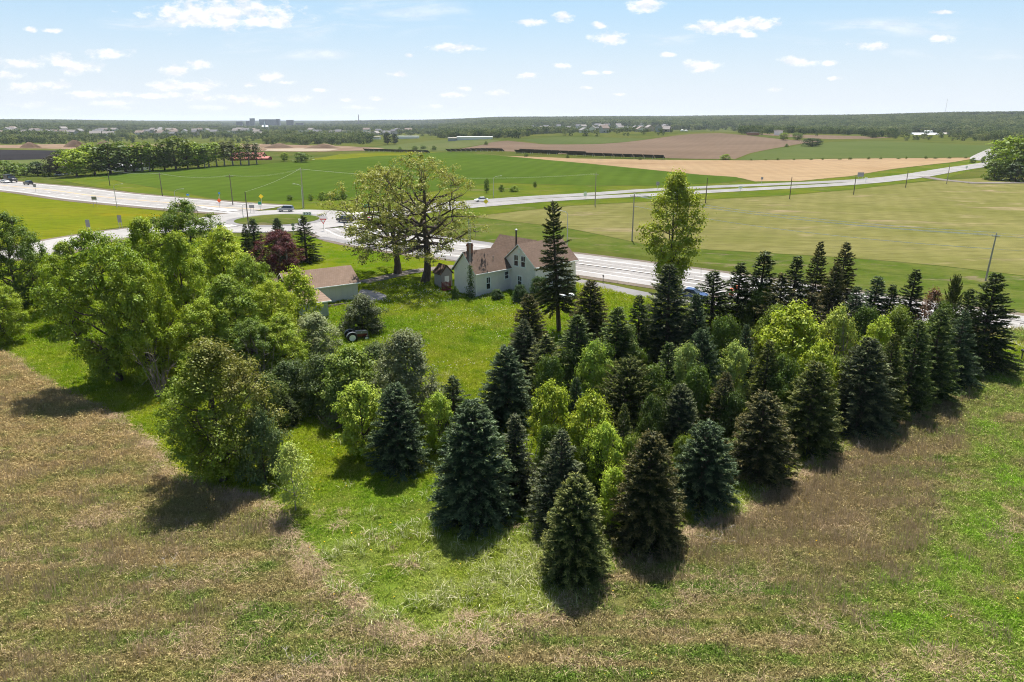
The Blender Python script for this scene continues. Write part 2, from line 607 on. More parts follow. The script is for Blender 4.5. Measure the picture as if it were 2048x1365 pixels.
def sheet(name, pts, mat, layer=1, world_pts=False, kind='structure', label=None):
    """polygon given by photo pixels (or ground points), cut along a polar net and laid on the terrain"""
    P = [Vector((p[0], p[1], 0)) if world_pts else gp(*p) for p in pts]
    th = [math.atan2(p.x, p.y) for p in P]
    lr = [math.log(max(3.0, math.hypot(p.x, p.y))) for p in P]
    bm = bmesh.new()
    vs = [bm.verts.new((a, b, 0)) for a, b in zip(th, lr)]
    f = bm.faces.new(vs)
    bmesh.ops.triangulate(bm, faces=[f])

    def cut(co, no):
        bmesh.ops.bisect_plane(bm, geom=bm.verts[:] + bm.edges[:] + bm.faces[:], plane_co=co, plane_no=no, dist=1e-7)
    flat = max(lr) < math.log(215)
    st_t, st_r = (rad(3), 0.09) if flat else (rad(0.9), 0.03)
    a = math.ceil(min(th) / st_t) * st_t
    while a < max(th):
        cut((a, 0, 0), (1, 0, 0))
        a += st_t
    b = math.ceil(min(lr) / st_r) * st_r
    while b < max(lr):
        cut((0, b, 0), (0, 1, 0))
        b += st_r
    co = np.array([v.co[:] for v in bm.verts])
    r = np.exp(co[:, 1])
    x, y = r * np.sin(co[:, 0]), r * np.cos(co[:, 0])
    z = hz(x, y) + lift(r, layer)
    for v, q in zip(bm.verts, zip(x, y, z)):
        v.co = q
    for f in bm.faces:
        f.smooth = True
        if f.normal.z < 0:
            f.normal_flip()
    bm.normal_update()
    for f in bm.faces:
        if f.normal.z < 0:
            f.normal_flip()
    me = bpy.data.meshes.new(name)
    bm.to_mesh(me)
    bm.free()
    me.materials.append(mat)
    o = link(name, me)
    return tag(o, label=label, kind=kind)


def spline(pts, step):
    P = [Vector((p[0], p[1], 0)) for p in pts]
    out = []
    for i in range(len(P) - 1):
        p0, p1, p2, p3 = P[max(i - 1, 0)], P[i], P[i + 1], P[min(i + 2, len(P) - 1)]
        n = max(2, int((p2 - p1).length / step))
        for k in range(n):
            s = k / n
            out.append(0.5 * ((2 * p1) + (p2 - p0) * s + (2 * p0 - 5 * p1 + 4 * p2 - p3) * s * s + (3 * p1 - p0 - 3 * p2 + p3) * s**3))
    out.append(P[-1])
    return out


def strip(name, path, w, mat, layer, off=0.0, dash=None, thick=0.0, kind='structure', parent=None):
    """ribbon of width w (number or (w0, w1)) along a ground path, laid on the terrain"""
    n = len(path)
    V, Q = [], []
    acc = 0
    for i, p in enumerate(path):
        d = (path[min(i + 1, n - 1)] - path[max(i - 1, 0)]).normalized()
        nr = Vector((-d.y, d.x, 0))
        ww = w if not isinstance(w, (tuple, list)) else w[0] + (w[1] - w[0]) * i / (n - 1)
        for s in ((-0.5, 0.5) if ww < 5 else (-0.5, -0.17, 0.17, 0.5)):
            q = p + nr * (s * ww + off)
            V.append((q.x, q.y, float(hz(q.x, q.y)) + lift(math.hypot(q.x, q.y), layer) + thick))
    k = len(V) // n
    for i in range(n - 1):
        if i > 0:
            acc += (path[i] - path[i - 1]).length
        if dash and (acc % (dash[0] + dash[1])) > dash[0]:
            continue
        for j in range(k - 1):
            Q.append((i * k + j, (i + 1) * k + j, (i + 1) * k + j + 1, i * k + j + 1))
    me = np_mesh(name, np.array(V), np.array(Q)[:, ::-1])
    me.materials.append(mat)
    o = link(name, me, None, parent)
    if parent is None:
        tag(o, kind=kind)
    return o


def pasture_fn(t, p):
    n1, n2 = t.noise(p, 0.012, 4), t.noise(p, 0.09, 5, 0.65)
    c = t.mix(t.ss(n1, 0.35, 0.65), (0.13, 0.17, 0.03), (0.20, 0.215, 0.045))
    c = t.mix(t.mr(n2, 0.55, 0.7, 0, 0.6), c, (0.26, 0.22, 0.10))
    return t.mix(t.mr(n2, 0.3, 0.48, 0.6, 0), c, (0.07, 0.12, 0.02))


def far_ground_fn(t, p):
    s = t.n('ShaderNodeSeparateXYZ')
    t.l(p, s.inputs[0])
    c = pasture_fn(t, p)
    n = t.noise(p, 0.02, 4, 0.7)
    wood = t.mix(t.ss(n, 0.35, 0.65), (0.028, 0.055, 0.018), (0.055, 0.085, 0.025))
    far = t.ss(s.outputs[1], 1900, 2600)
    wood = t.mix(t.ss(t.noise(p, 0.0022, 4, 0.6), 0.56, 0.62), wood, (0.19, 0.20, 0.07))
    return t.mix(far, c, wood)


g_me = terrain_mesh()
g_me.materials.append(ground_mat('wild_grass_ground', far_ground_fn, 0.3, 1.5, 0.66))
ground = link('ground', g_me)
tag(ground, kind='structure')

MEADOW = ground_mat('meadow_soil', meadow_col, 0.6, 3.0, 0.85)
LAWN = ground_mat('lawn_turf', lawn_col, 0.5, 4.0, 0.8)

LAWN_EDGE = [(-60, 690), (0, 713), (40, 741), (110, 787), (200, 829), (256, 861), (290, 893), (350, 962), (440, 992), (520, 1012), (548, 1042), (592, 1112), (680, 1192), (742, 1252), (832, 1290), (960, 1282),
             (1080, 1242), (1150, 1206), (1232, 1146), (1342, 1094), (1482, 1034), (1562, 984), (1682, 912), (1800, 852), (1905, 800), (2048, 742), (2150, 710)]
meadow_px = [(-900, 640), (-60, 688)] + LAWN_EDGE[1:] + [(2900, 640), (2900, 1700), (1024, 1900), (-900, 1700)]
sheet('meadow', meadow_px, MEADOW, 1)
lawn_px = LAWN_EDGE + [(2100, 697), (1700, 625), (1450, 598), (1290, 590), (1150, 566), (1000, 540), (860, 512), (740, 490), (660, 470), (560, 470), (430, 476), (250, 478), (105, 500), (-60, 520)]
sheet('lawn', lawn_px, LAWN, 1.5)

FM = {}
FM['green_crop'] = field_mat('green_crop', (0.09, 0.15, 0.018), (0.12, 0.18, 0.024), 0.008, 12, 9, 0.22, (0.17, 0.20, 0.04), (0.62, 0.75), 0.012, 0.22, 0.35, gain=0.92)
FM['tan_soil'] = field_mat('tan_soil', (0.40, 0.265, 0.145), (0.47, 0.33, 0.19), 0.01, 8, 7, 0.12, (0.27, 0.17, 0.10), (0.55, 0.72), 0.008, 0.15, 0.3, gain=1.05)
FM['brown_stubble'] = field_mat('brown_stubble', (0.25, 0.175, 0.12), (0.32, 0.225, 0.155), 0.006, 20, 8, 0.10, (0.17, 0.16, 0.07), (0.64, 0.72), 0.006, 0.2, 0.18)
FM['upper_crop'] = field_mat('upper_crop', (0.125, 0.17, 0.045), (0.165, 0.20, 0.06), 0.006, -14, 9, 0.2, (0.24, 0.215, 0.10), (0.66, 0.75), 0.006, 0.2, 0.12)
FM['pale_crop'] = field_mat('pale_crop', (0.22, 0.215, 0.062), (0.29, 0.262, 0.095), 0.03, 24, 5, 0.14, (0.42, 0.32, 0.19), (0.55, 0.68), 0.03, 0.3, 0.5, gain=0.95)
FM['verge_yellow'] = field_mat('verge_yellow', (0.20, 0.245, 0.014), (0.26, 0.265, 0.02), 0.03, None, 1, 0, (0.33, 0.26, 0.012), (0.56, 0.66), 0.025, 0.4, 0.5)
FM['verge'] = field_mat('verge', (0.13, 0.20, 0.02), (0.22, 0.245, 0.03), 0.05, None, 1, 0, (0.28, 0.24, 0.12), (0.56, 0.68), 0.05, 0.5, 0.5)
FM['rough_verge'] = field_mat('rough_verge', (0.12, 0.18, 0.025), (0.20, 0.22, 0.05), 0.12, None, 1, 0, (0.33, 0.26, 0.16), (0.56, 0.66), 0.07, 1.0, 0.5)
FM['dark_soil'] = field_mat('dark_soil', (0.045, 0.042, 0.045), (0.06, 0.055, 0.055), 0.02, 5, 6, 0.3)
FM['dirt'] = field_mat('dirt', (0.36, 0.24, 0.16), (0.47, 0.34, 0.23), 0.02, None, 1, 0, (0.17, 0.115, 0.085), (0.55, 0.66), 0.02, 0.08, 0.4)
FM['pale_dirt'] = field_mat('pale_dirt', (0.58, 0.47, 0.34), (0.66, 0.54, 0.40), 0.02, None, 1, 0, None, fine_amt=0.1)
FM['hay'] = field_mat('hay', (0.15, 0.19, 0.055), (0.20, 0.215, 0.08), 0.008, 30, 12, 0.12, (0.25, 0.22, 0.11), (0.6, 0.7), 0.006, 0.1, 0.2)

GREEN = [(180, 349), (300, 340), (420, 334), (530, 328.5), (620, 323), (740, 313.5), (860, 306), (905, 305), (960, 309), (1030, 314.5), (1100, 321), (1180, 328), (1250, 335), (1330, 343), (1400, 350), (1470, 354.5), (1500, 358),
         (1440, 366), (1330, 371), (1200, 371.5), (1070, 369), (1000, 366), (930, 372), (860, 384), (760, 393), (690, 396), (640, 398), (560, 402), (470, 402), (430, 398), (340, 382), (250, 366)]
sheet('green_crop_field', GREEN, FM['green_crop'], 1)
sheet('tan_field', [(962, 309), (1010, 312.5), (1150, 317.5), (1330, 320.5), (1500, 321.5), (1700, 318), (1880, 316.5), (1962, 315.5), (1905, 325), (1850, 331), (1790, 338), (1700, 353), (1600, 362.5), (1510, 363.5), (1470, 354.5), (1400, 350), (1330, 343), (1250, 335), (1180, 328), (1100, 321), (1030, 314.5)], FM['tan_soil'], 1)
sheet('pale_crop_field', [(945, 434), (1150, 412), (1400, 401), (1560, 393), (1700, 381), (1790, 370), (1880, 361.5), (1960, 357), (2200, 357), (2500, 470), (2300, 590), (2048, 552), (1890, 533), (1750, 520), (1560, 508), (1420, 500), (1290, 489), (1220, 474), (1130, 456), (1030, 444)], FM['pale_crop'], 1)
sheet('dandelion_verge', [(-500, 340), (0, 380), (110, 396), (232, 413), (330, 424), (322, 434), (300, 444), (260, 452), (180, 464), (100, 480), (0, 497), (-500, 560)], FM['verge_yellow'], 1)
sheet('roadside_verge', [(430, 400), (470, 403), (560, 403), (640, 399), (690, 397), (760, 394), (860, 385), (930, 373), (1000, 367), (1070, 370), (1200, 372.5), (1330, 372), (1440, 367), (1500, 364), (1600, 363.5), (1700, 354), (1790, 339), (1850, 332), (1905, 326), (1962, 316.5), (1990, 318), (1990, 330), (1890, 358), (1790, 369), (1700, 380), (1560, 392), (1400, 400), (1150, 411), (945, 433), (900, 440), (760, 440), (560, 418), (440, 412), (330, 398), (180, 372), (110, 360), (180, 350), (250, 367), (340, 383)], FM['verge'], 0.8)
sheet('ditch_verge', [(860, 455), (945, 434.5), (1030, 445), (1130, 457), (1220, 475), (1290, 490), (1420, 501), (1560, 509), (1750, 521), (1890, 534), (2048, 553), (2300, 592), (2300, 680), (2048, 632), (1850, 598), (1600, 560), (1400, 528), (1250, 508), (1100, 492), (985, 482), (900, 470)], FM['rough_verge'], 0.8)
sheet('dark_plowed_field', [(-300, 297), (0, 300), (120, 302), (150, 303), (110, 318), (60, 320), (0, 321), (-300, 323)], FM['dark_soil'], 1)
sheet('hay_strip', [(-300, 324), (0, 322), (110, 319), (140, 320), (105, 343), (60, 349), (0, 352), (-300, 352)], FM['hay'], 1)
sheet('graded_dirt', [(-300, 290), (0, 291), (110, 289), (230, 291), (330, 288), (330, 296), (160, 299), (0, 297), (-300, 296)], FM['dirt'], 1)
sheet('building_site', [(470, 288), (530, 288.5), (600, 291), (690, 293), (770, 297), (735, 302), (640, 304), (520, 303), (480, 296)], FM['dirt'], 1)
sheet('pale_building_pad', [(535, 299), (600, 297.5), (680, 298.5), (660, 302), (600, 303), (530, 302)], FM['pale_dirt'], 1.6)
sheet('far_crop_field', [(620, 319), (680, 309), (760, 305.5), (850, 304.5), (880, 305.2), (840, 306.6), (740, 314.5), (640, 322)], FM['verge_yellow'], 0.9)
sheet('hay_field', [(730, 297), (800, 289), (870, 281), (960, 279), (1000, 281), (965, 289), (915, 297), (895, 302), (800, 300)], FM['hay'], 0.9)
sheet('stubble_field', [(905, 301.5), (950, 293), (985, 284.5), (1015, 282), (1050, 285.5), (1090, 289.5), (1140, 289.5), (1190, 289), (1250, 285), (1300, 279), (1350, 272), (1390, 268), (1440, 267), (1490, 271), (1560, 279), (1640, 283), (1590, 290), (1545, 298), (1500, 307), (1470, 319), (1400, 318.5), (1330, 317), (1200, 312), (1080, 306.5), (1000, 303)], FM['brown_stubble'], 1)
sheet('upper_crop_field', [(1473, 320), (1503, 308), (1550, 299), (1600, 291), (1660, 285), (1730, 283), (1800, 284), (1880, 287.5), (1960, 291), (2010, 294), (1998, 313), (1960, 315), (1880, 315.8), (1700, 317.2), (1500, 320.8)], FM['upper_crop'], 1)
sheet('ridge_crop_field', [(1040, 280), (1100, 275.5), (1180, 274.5), (1260, 277), (1300, 278), (1250, 284), (1190, 288), (1140, 288.5), (1090, 288)], FM['upper_crop'], 0.9)
sheet('distant_brown_field', [(1480, 267.5), (1560, 273), (1660, 279), (1740, 278), (1790, 276), (1720, 273), (1600, 270), (1540, 268)], FM['brown_stubble'], 0.9)

# ------------------------------------------------------------------ roads
def road_fn(c1, c2):
    def fn(t, p):
        n1, n2 = t.noise(p, 0.12, 5, 0.6), t.noise(p, 1.4, 5, 0.7)
        c = t.mix(t.ss(n1, 0.3, 0.7), c1, c2)
        c = t.mix(t.mr(n2, 0.5, 0.75, 0, 0.25), c, tuple(x * 0.6 for x in c1))
        vr = t.n('ShaderNodeTexVoronoi', feature='DISTANCE_TO_EDGE', i_Scale=0.16)
        t.l(p, vr.inputs['Vector'])
        return t.mix(t.mr(vr.outputs['Distance'], 0.0, 0.012, 0.35, 0), c, tuple(x * 0.35 for x in c1))
    return fn


CONC = ground_mat('concrete_road', road_fn((0.46, 0.43, 0.40), (0.56, 0.53, 0.50)), 0.1, 3, 0.95)
PAVE = ground_mat('path_concrete', road_fn((0.30, 0.285, 0.28), (0.38, 0.36, 0.35)), 0.1, 3, 1.0)
GRAVEL = ground_mat('gravel', road_fn((0.36, 0.31, 0.26), (0.46, 0.41, 0.36)), 0.5, 6, 0.7)
SHOULDER = ground_mat('gravel_shoulder', road_fn((0.30, 0.25, 0.19), (0.40, 0.33, 0.26)), 0.5, 6, 0.7)
PAINT_W = plain('white_road_paint', (0.8, 0.8, 0.78), 0.6)
PAINT_Y = plain('yellow_road_paint', (0.70, 0.42, 0.05), 0.6)
KERB = plain('kerb_concrete', (0.42, 0.40, 0.38), 0.8)


def gpath(px, step=4.0, ext=None):
    pts = [gp(*p) for p in px]
    if ext:
        d = (pts[-1] - pts[-2]).normalized()
        pts.append(pts[-1] + d * ext)
    return spline(pts, step)


RB = gp(555, 441)                                  # roundabout centre
hw_left = spline([(RB.x - 12, RB.y + 24)] + [tuple(gp(*p)[:2]) for p in ((440, 415), (320, 405), (200, 394), (100, 381), (0, 371))] + [(-330, 385), (-480, 470)], 5)
strip('left_highway_shoulder', hw_left, 28, SHOULDER, 2)
strip('left_highway', hw_left, 22.5, CONC, 3)
strip('center_line', hw_left, 0.35, PAINT_Y, 4, 0.3)
strip('edge_line', hw_left, 0.25, PAINT_W, 4, 10.2)
strip('edge_line', hw_left, 0.25, PAINT_W, 4, -10.2)
lane_left = spline([(RB.x - 20, RB.y - 12)] + [tuple(gp(*p)[:2]) for p in ((400, 455), (274, 464), (180, 478), (104, 492), (0, 512))] + [(-170, 128)], 4)
strip('crossroad_shoulder', lane_left, 18, SHOULDER, 2.2)
strip('crossroad', lane_left, 14, CONC, 3.2)
c_up = spline([(RB.x + 30, RB.y + 16)] + [tuple(gp(*p)[:2]) for p in ((860, 412), (956, 404), (1070, 395.5), (1184, 389), (1300, 381), (1440, 374), (1556, 369.2), (1720, 361.5), (1811, 352.5), (1900, 338.5), (1985, 325))] + [(330, 520), (420, 640)], 5)
strip('eastbound_carriageway', c_up, 8.6, CONC, 3)
c_lo = spline([(RB.x + 26, RB.y + 4)] + [tuple(gp(*p)[:2]) for p in ((860, 421), (930, 414), (1085, 401.6), (1200, 395.3), (1311, 390), (1446, 382.6), (1600, 374.5), (1702, 368.2), (1811, 357.2), (1900, 342.5), (1985, 328))] + [(334, 516), (424, 636)], 5)
strip('westbound_carriageway', c_lo, 9.0, CONC, 3.3)
hw_right = spline([(RB.x + 22, RB.y - 14)] + [tuple(gp(*p)[:2]) for p in ((740, 474), (860, 494), (1000, 510), (1152, 528), (1320, 551), (1500, 577), (1760, 617), (2018, 655), (2200, 684))] + [(150, 52)], 4)
strip('right_highway_shoulder', hw_right, (23, 18), SHOULDER, 2.4)
strip('right_highway', hw_right, (20, 13.5), CONC, 3.4)
for o_ in (-0.25, 0.25):
    strip('center_line', hw_right[20:], 0.14, PAINT_Y, 4.4, o_)
strip('edge_line', hw_right, 0.16, PAINT_W, 4.4, 5.7)
strip('edge_line', hw_right, 0.16, PAINT_W, 4.4, -5.7)
strip('median_kerb', hw_right[4:34], 0.5, KERB, 3.4, -0.2, thick=0.13)
WEAR = ground_mat('worn_concrete', road_fn((0.38, 0.355, 0.33), (0.50, 0.47, 0.44)), 0.1, 3, 0.92)
for o_ in (1.1, 2.0, 3.8, 4.7, -1.1, -2.0, -3.8, -4.7):
    strip('wheel_track', hw_right, 0.55, WEAR, 3.9, o_)
for o_ in (-2.6, -1.0, 1.0, 2.6):
    strip('wheel_track', c_up, 0.6, WEAR, 3.6, o_)
    strip('wheel_track', c_lo, 0.6, WEAR, 3.8, o_)
for o_ in (-8.2, -6.6, -4.2, -2.6, 2.6, 4.2, 6.6, 8.2):
    strip('wheel_track', hw_left, 0.6, WEAR, 3.5, o_)
for o_ in (2.9, -2.9):
    strip('lane_line', [p for p in spline([(q.x, q.y) for q in hw_right[::4]], 1.5)], 0.16, PAINT_W, 4.4, o_, dash=(3, 9))
for o_ in (5.2, -5.2):
    strip('lane_line', [p for p in spline([(q.x, q.y) for q in hw_left[::4]], 1.5)], 0.25, PAINT_W, 4, o_, dash=(3, 9))
trail = gpath([(985, 536), (1060, 545), (1150, 563), (1215, 575), (1280, 589), (1380, 604), (1480, 614)], 3)
strip('bike_path', trail, 3.4, PAVE, 3)
strip('far_sidewalk', gpath([(700, 452), (790, 462), (860, 472.5), (930, 482), (985, 490), (1060, 500), (1130, 507)], 3), 3.0, PAVE, 3.6)
strip('near_sidewalk', gpath([(640, 476), (700, 486), (770, 497), (850, 509), (930, 522), (985, 535)], 3), 2.6, PAVE, 3.6)
strip('field_track', spline([tuple(gp(*p)[:2]) for p in ((1845, 354), (1880, 360), (1940, 366), (1990, 367))] + [(330, 330)], 5), 6, GRAVEL, 3.5)
drive = gpath([(985, 531), (930, 533), (880, 537), (820, 545), (770, 556), (725, 566)], 2.0)
strip('gravel_drive', drive, 3.0, GRAVEL, 3.2)
sheet('garage_apron', [(714, 592), (722, 579), (745, 580), (778, 594), (768, 601), (735, 603), (716, 604)], PAVE, 2.6)


def disc(name, c, r0, r1, mat, z, n=64, parent=None, squash=1.0, dome=0.0):
    V, Q = [], []
    rings = [r0, r1] if r0 > 0 else [r1 * k / 6 for k in range(1, 7)]
    for r in rings:
        for k in range(n):
            a = 2 * math.pi * k / n
            V.append((c.x + r * math.cos(a), c.y + r * math.sin(a) * squash, z + dome * (1 - (r / r1)**2)))
    for i in range(len(rings) - 1):
        for k in range(n):
            Q.append((i * n + k, i * n + (k + 1) % n, (i + 1) * n + (k + 1) % n, (i + 1) * n + k))
    Fs = [np.array(Q)[:, ::-1]]
    if r0 <= 0:
        V.append((c.x, c.y, z + dome))
        Fs.append(np.array([(len(V) - 1, k, (k + 1) % n) for k in range(n)]))
    me = np_mesh(name, np.array(V), Fs)
    me.materials.append(mat)
    return link(name, me, None, parent)


tag(disc('roundabout_road', RB, 0, 23.5, CONC, lift(200, 4.2)), kind='structure')
tag(disc('roundabout_apron', RB, 10.8, 13.4, PAVE, lift(200, 4.2) + 0.07), kind='structure')
tag(disc('roundabout_island', RB, 0, 11.2, FM['rough_verge'], lift(200, 4.2) + 0.12, dome=0.9), kind='structure')


def splitter(px, w0, w1, name='splitter_island'):
    pth = gpath(px, 2)
    n = len(pth)
    L_, R2 = [], []
    for i, p in enumerate(pth):
        d = (pth[min(i + 1, n - 1)] - pth[max(i - 1, 0)]).normalized()
        nr = Vector((-d.y, d.x, 0))
        w = w0 + (w1 - w0) * i / (n - 1)
        L_.append(p + nr * w / 2)
        R2.append(p - nr * w / 2)
    poly = L_ + R2[::-1]
    zb = lift(200, 4.2)
    mb = MB()
    mb.prism([(p.x, p.y) for p in poly], 'z', zb - 0.05, zb + 0.14)
    o = mb.build(name, KERB)
    return tag(o, kind='structure')


splitter([(470, 424), (440, 420.5), (400, 415.5)], 5.0, 1.2)
splitter([(470, 453), (440, 456), (405, 459)], 4.0, 1.0)
splitter([(700, 452), (735, 459), (780, 466)], 5.5, 1.5)
splitter([(690, 431), (740, 427), (800, 423)], 5.0, 2.0)


# ------------------------------------------------------------------ foliage materials
def leaf_mat(name, trans=0.24, tipmix=False, two_tone=None, vary=0.35):
    """leaf colour = the object's own colour, varied leaf by leaf; soft light passes through"""
    m, t, out = new_mat(name)
    oi = t.n('ShaderNodeObjectInfo')
    rn = t.n('ShaderNodeAttribute', attribute_name='rnd').outputs['Fac']
    c = oi.outputs['Color']
    tc = t.n('ShaderNodeTexCoord').outputs['Object']
    if two_tone:
        s = t.n('ShaderNodeSeparateXYZ')
        t.l(tc, s.inputs[0])
        k = t.m('ADD', t.m('MULTIPLY', s.outputs[0], 0.16), t.m('MULTIPLY', s.outputs[2], 0.11))
        k = t.m('ADD', k, t.m('MULTIPLY', t.m('SUBTRACT', t.noise(tc, 0.7, 3), 0.5), 1.4))
        c = t.mix(t.mr(k, 0.6, 1.4, 0, 0.75, smooth=True), c, two_tone)
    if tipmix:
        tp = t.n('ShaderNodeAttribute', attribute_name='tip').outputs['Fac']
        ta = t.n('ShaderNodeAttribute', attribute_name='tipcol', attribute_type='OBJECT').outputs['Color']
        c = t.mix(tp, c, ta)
    c = t.mix(t.mr(rn, 0, 1, 0, vary), c, t.mix(1.0, c, (0.45, 0.5, 0.4), 'MULTIPLY'))
    hs = t.n('ShaderNodeHueSaturation')
    t.l(t.mr(t.noise(tc, 0.9, 3), 0.3, 0.7, 0.485, 0.515), hs.inputs['Hue'])
    t.l(t.mr(t.noise(tc, 1.3, 3), 0.3, 0.7, 0.8, 1.2), hs.inputs['Value'])
    t.l(c, hs.inputs['Color'])
    c = hs.outputs[0]
    d = t.n('ShaderNodeBsdfDiffuse')
    tr = t.n('ShaderNodeBsdfTranslucent')
    t.l(c, d.inputs[0])
    t.l(t.mix(1.0, c, (1.25, 1.3, 0.7), 'MULTIPLY'), tr.inputs[0])
    mx = t.n('ShaderNodeMixShader')
    mx.inputs[0].default_value = trans
    t.l(d.outputs[0], mx.inputs[1])
    t.l(tr.outputs[0], mx.inputs[2])
    gl = t.n('ShaderNodeBsdfGlossy', i_Roughness=0.5)
    gl.inputs[0].default_value = (0.8, 0.85, 0.9, 1)
    mg = t.n('ShaderNodeMixShader')
    mg.inputs[0].default_value = 0.015
    t.l(mx.outputs[0], mg.inputs[1])
    t.l(gl.outputs[0], mg.inputs[2])
    t.l(mg.outputs[0], out.inputs[0])
    return m


LEAF = leaf_mat('broad_leaf')
MAPLE = leaf_mat('maple_leaf', two_tone=(0.21, 0.18, 0.05))
NEEDLE = leaf_mat('needles', 0.12, tipmix=True)
BARK = plain('bark', (0.085, 0.065, 0.05), 0.95, var=0.45, nscale=6, bump=0.6, stretch=(1, 1, 0.2))
GREYBARK = plain('grey_bark', (0.24, 0.21, 0.19), 0.95, var=0.35, nscale=6, bump=0.5, stretch=(1, 1, 0.2))


# ------------------------------------------------------------------ tree shapes
def unit(a):
    return a / np.maximum(np.linalg.norm(a, axis=-1, keepdims=True), 1e-9)


def tubes_np(segs, n=5):
    """segs: list of (points (k,3), radii (k)) -> V, Q"""
    V, Q = [], []
    off = 0
    ang_ = np.arange(n) * 2 * np.pi / n
    for P, r in segs:
        P = np.asarray(P, float)
        d = unit(np.gradient(P, axis=0))
        ref = np.where(np.abs(d[:, 2:3]) > 0.9, np.array([[1., 0, 0]]), np.array([[0, 0, 1.]]))
        a = unit(np.cross(d, ref))
        b = np.cross(d, a)
        ring = P[:, None, :] + (a[:, None, :] * np.cos(ang_)[None, :, None] + b[:, None, :] * np.sin(ang_)[None, :, None]) * np.asarray(r)[:, None, None]
        k = len(P)
        V.append(ring.reshape(-1, 3))
        i, j = np.meshgrid(np.arange(k - 1), np.arange(n), indexing='ij')
        Q.append((np.stack([i * n + j, i * n + (j + 1) % n, (i + 1) * n + (j + 1) % n, (i + 1) * n + j], -1) + off).reshape(-1, 4))
        off += k * n
    return np.vstack(V), np.vstack(Q)


def rhombi(C, N, L, W, rng, A=None):
    """leaf quads at C with normals N, length L, width W"""
    if A is None:
        A = rng.normal(size=C.shape)
    A = unit(A - N * (A * N).sum(-1, keepdims=True))
    B = np.cross(N, A)
    L, W = L[:, None] / 2, W[:, None] / 2
    fold = N * W * 0.5
    V = np.stack([C - A * L, C + B * W + fold, C + A * L, C - B * W + fold], 1).reshape(-1, 3)
    return V, np.arange(len(V)).reshape(-1, 4)


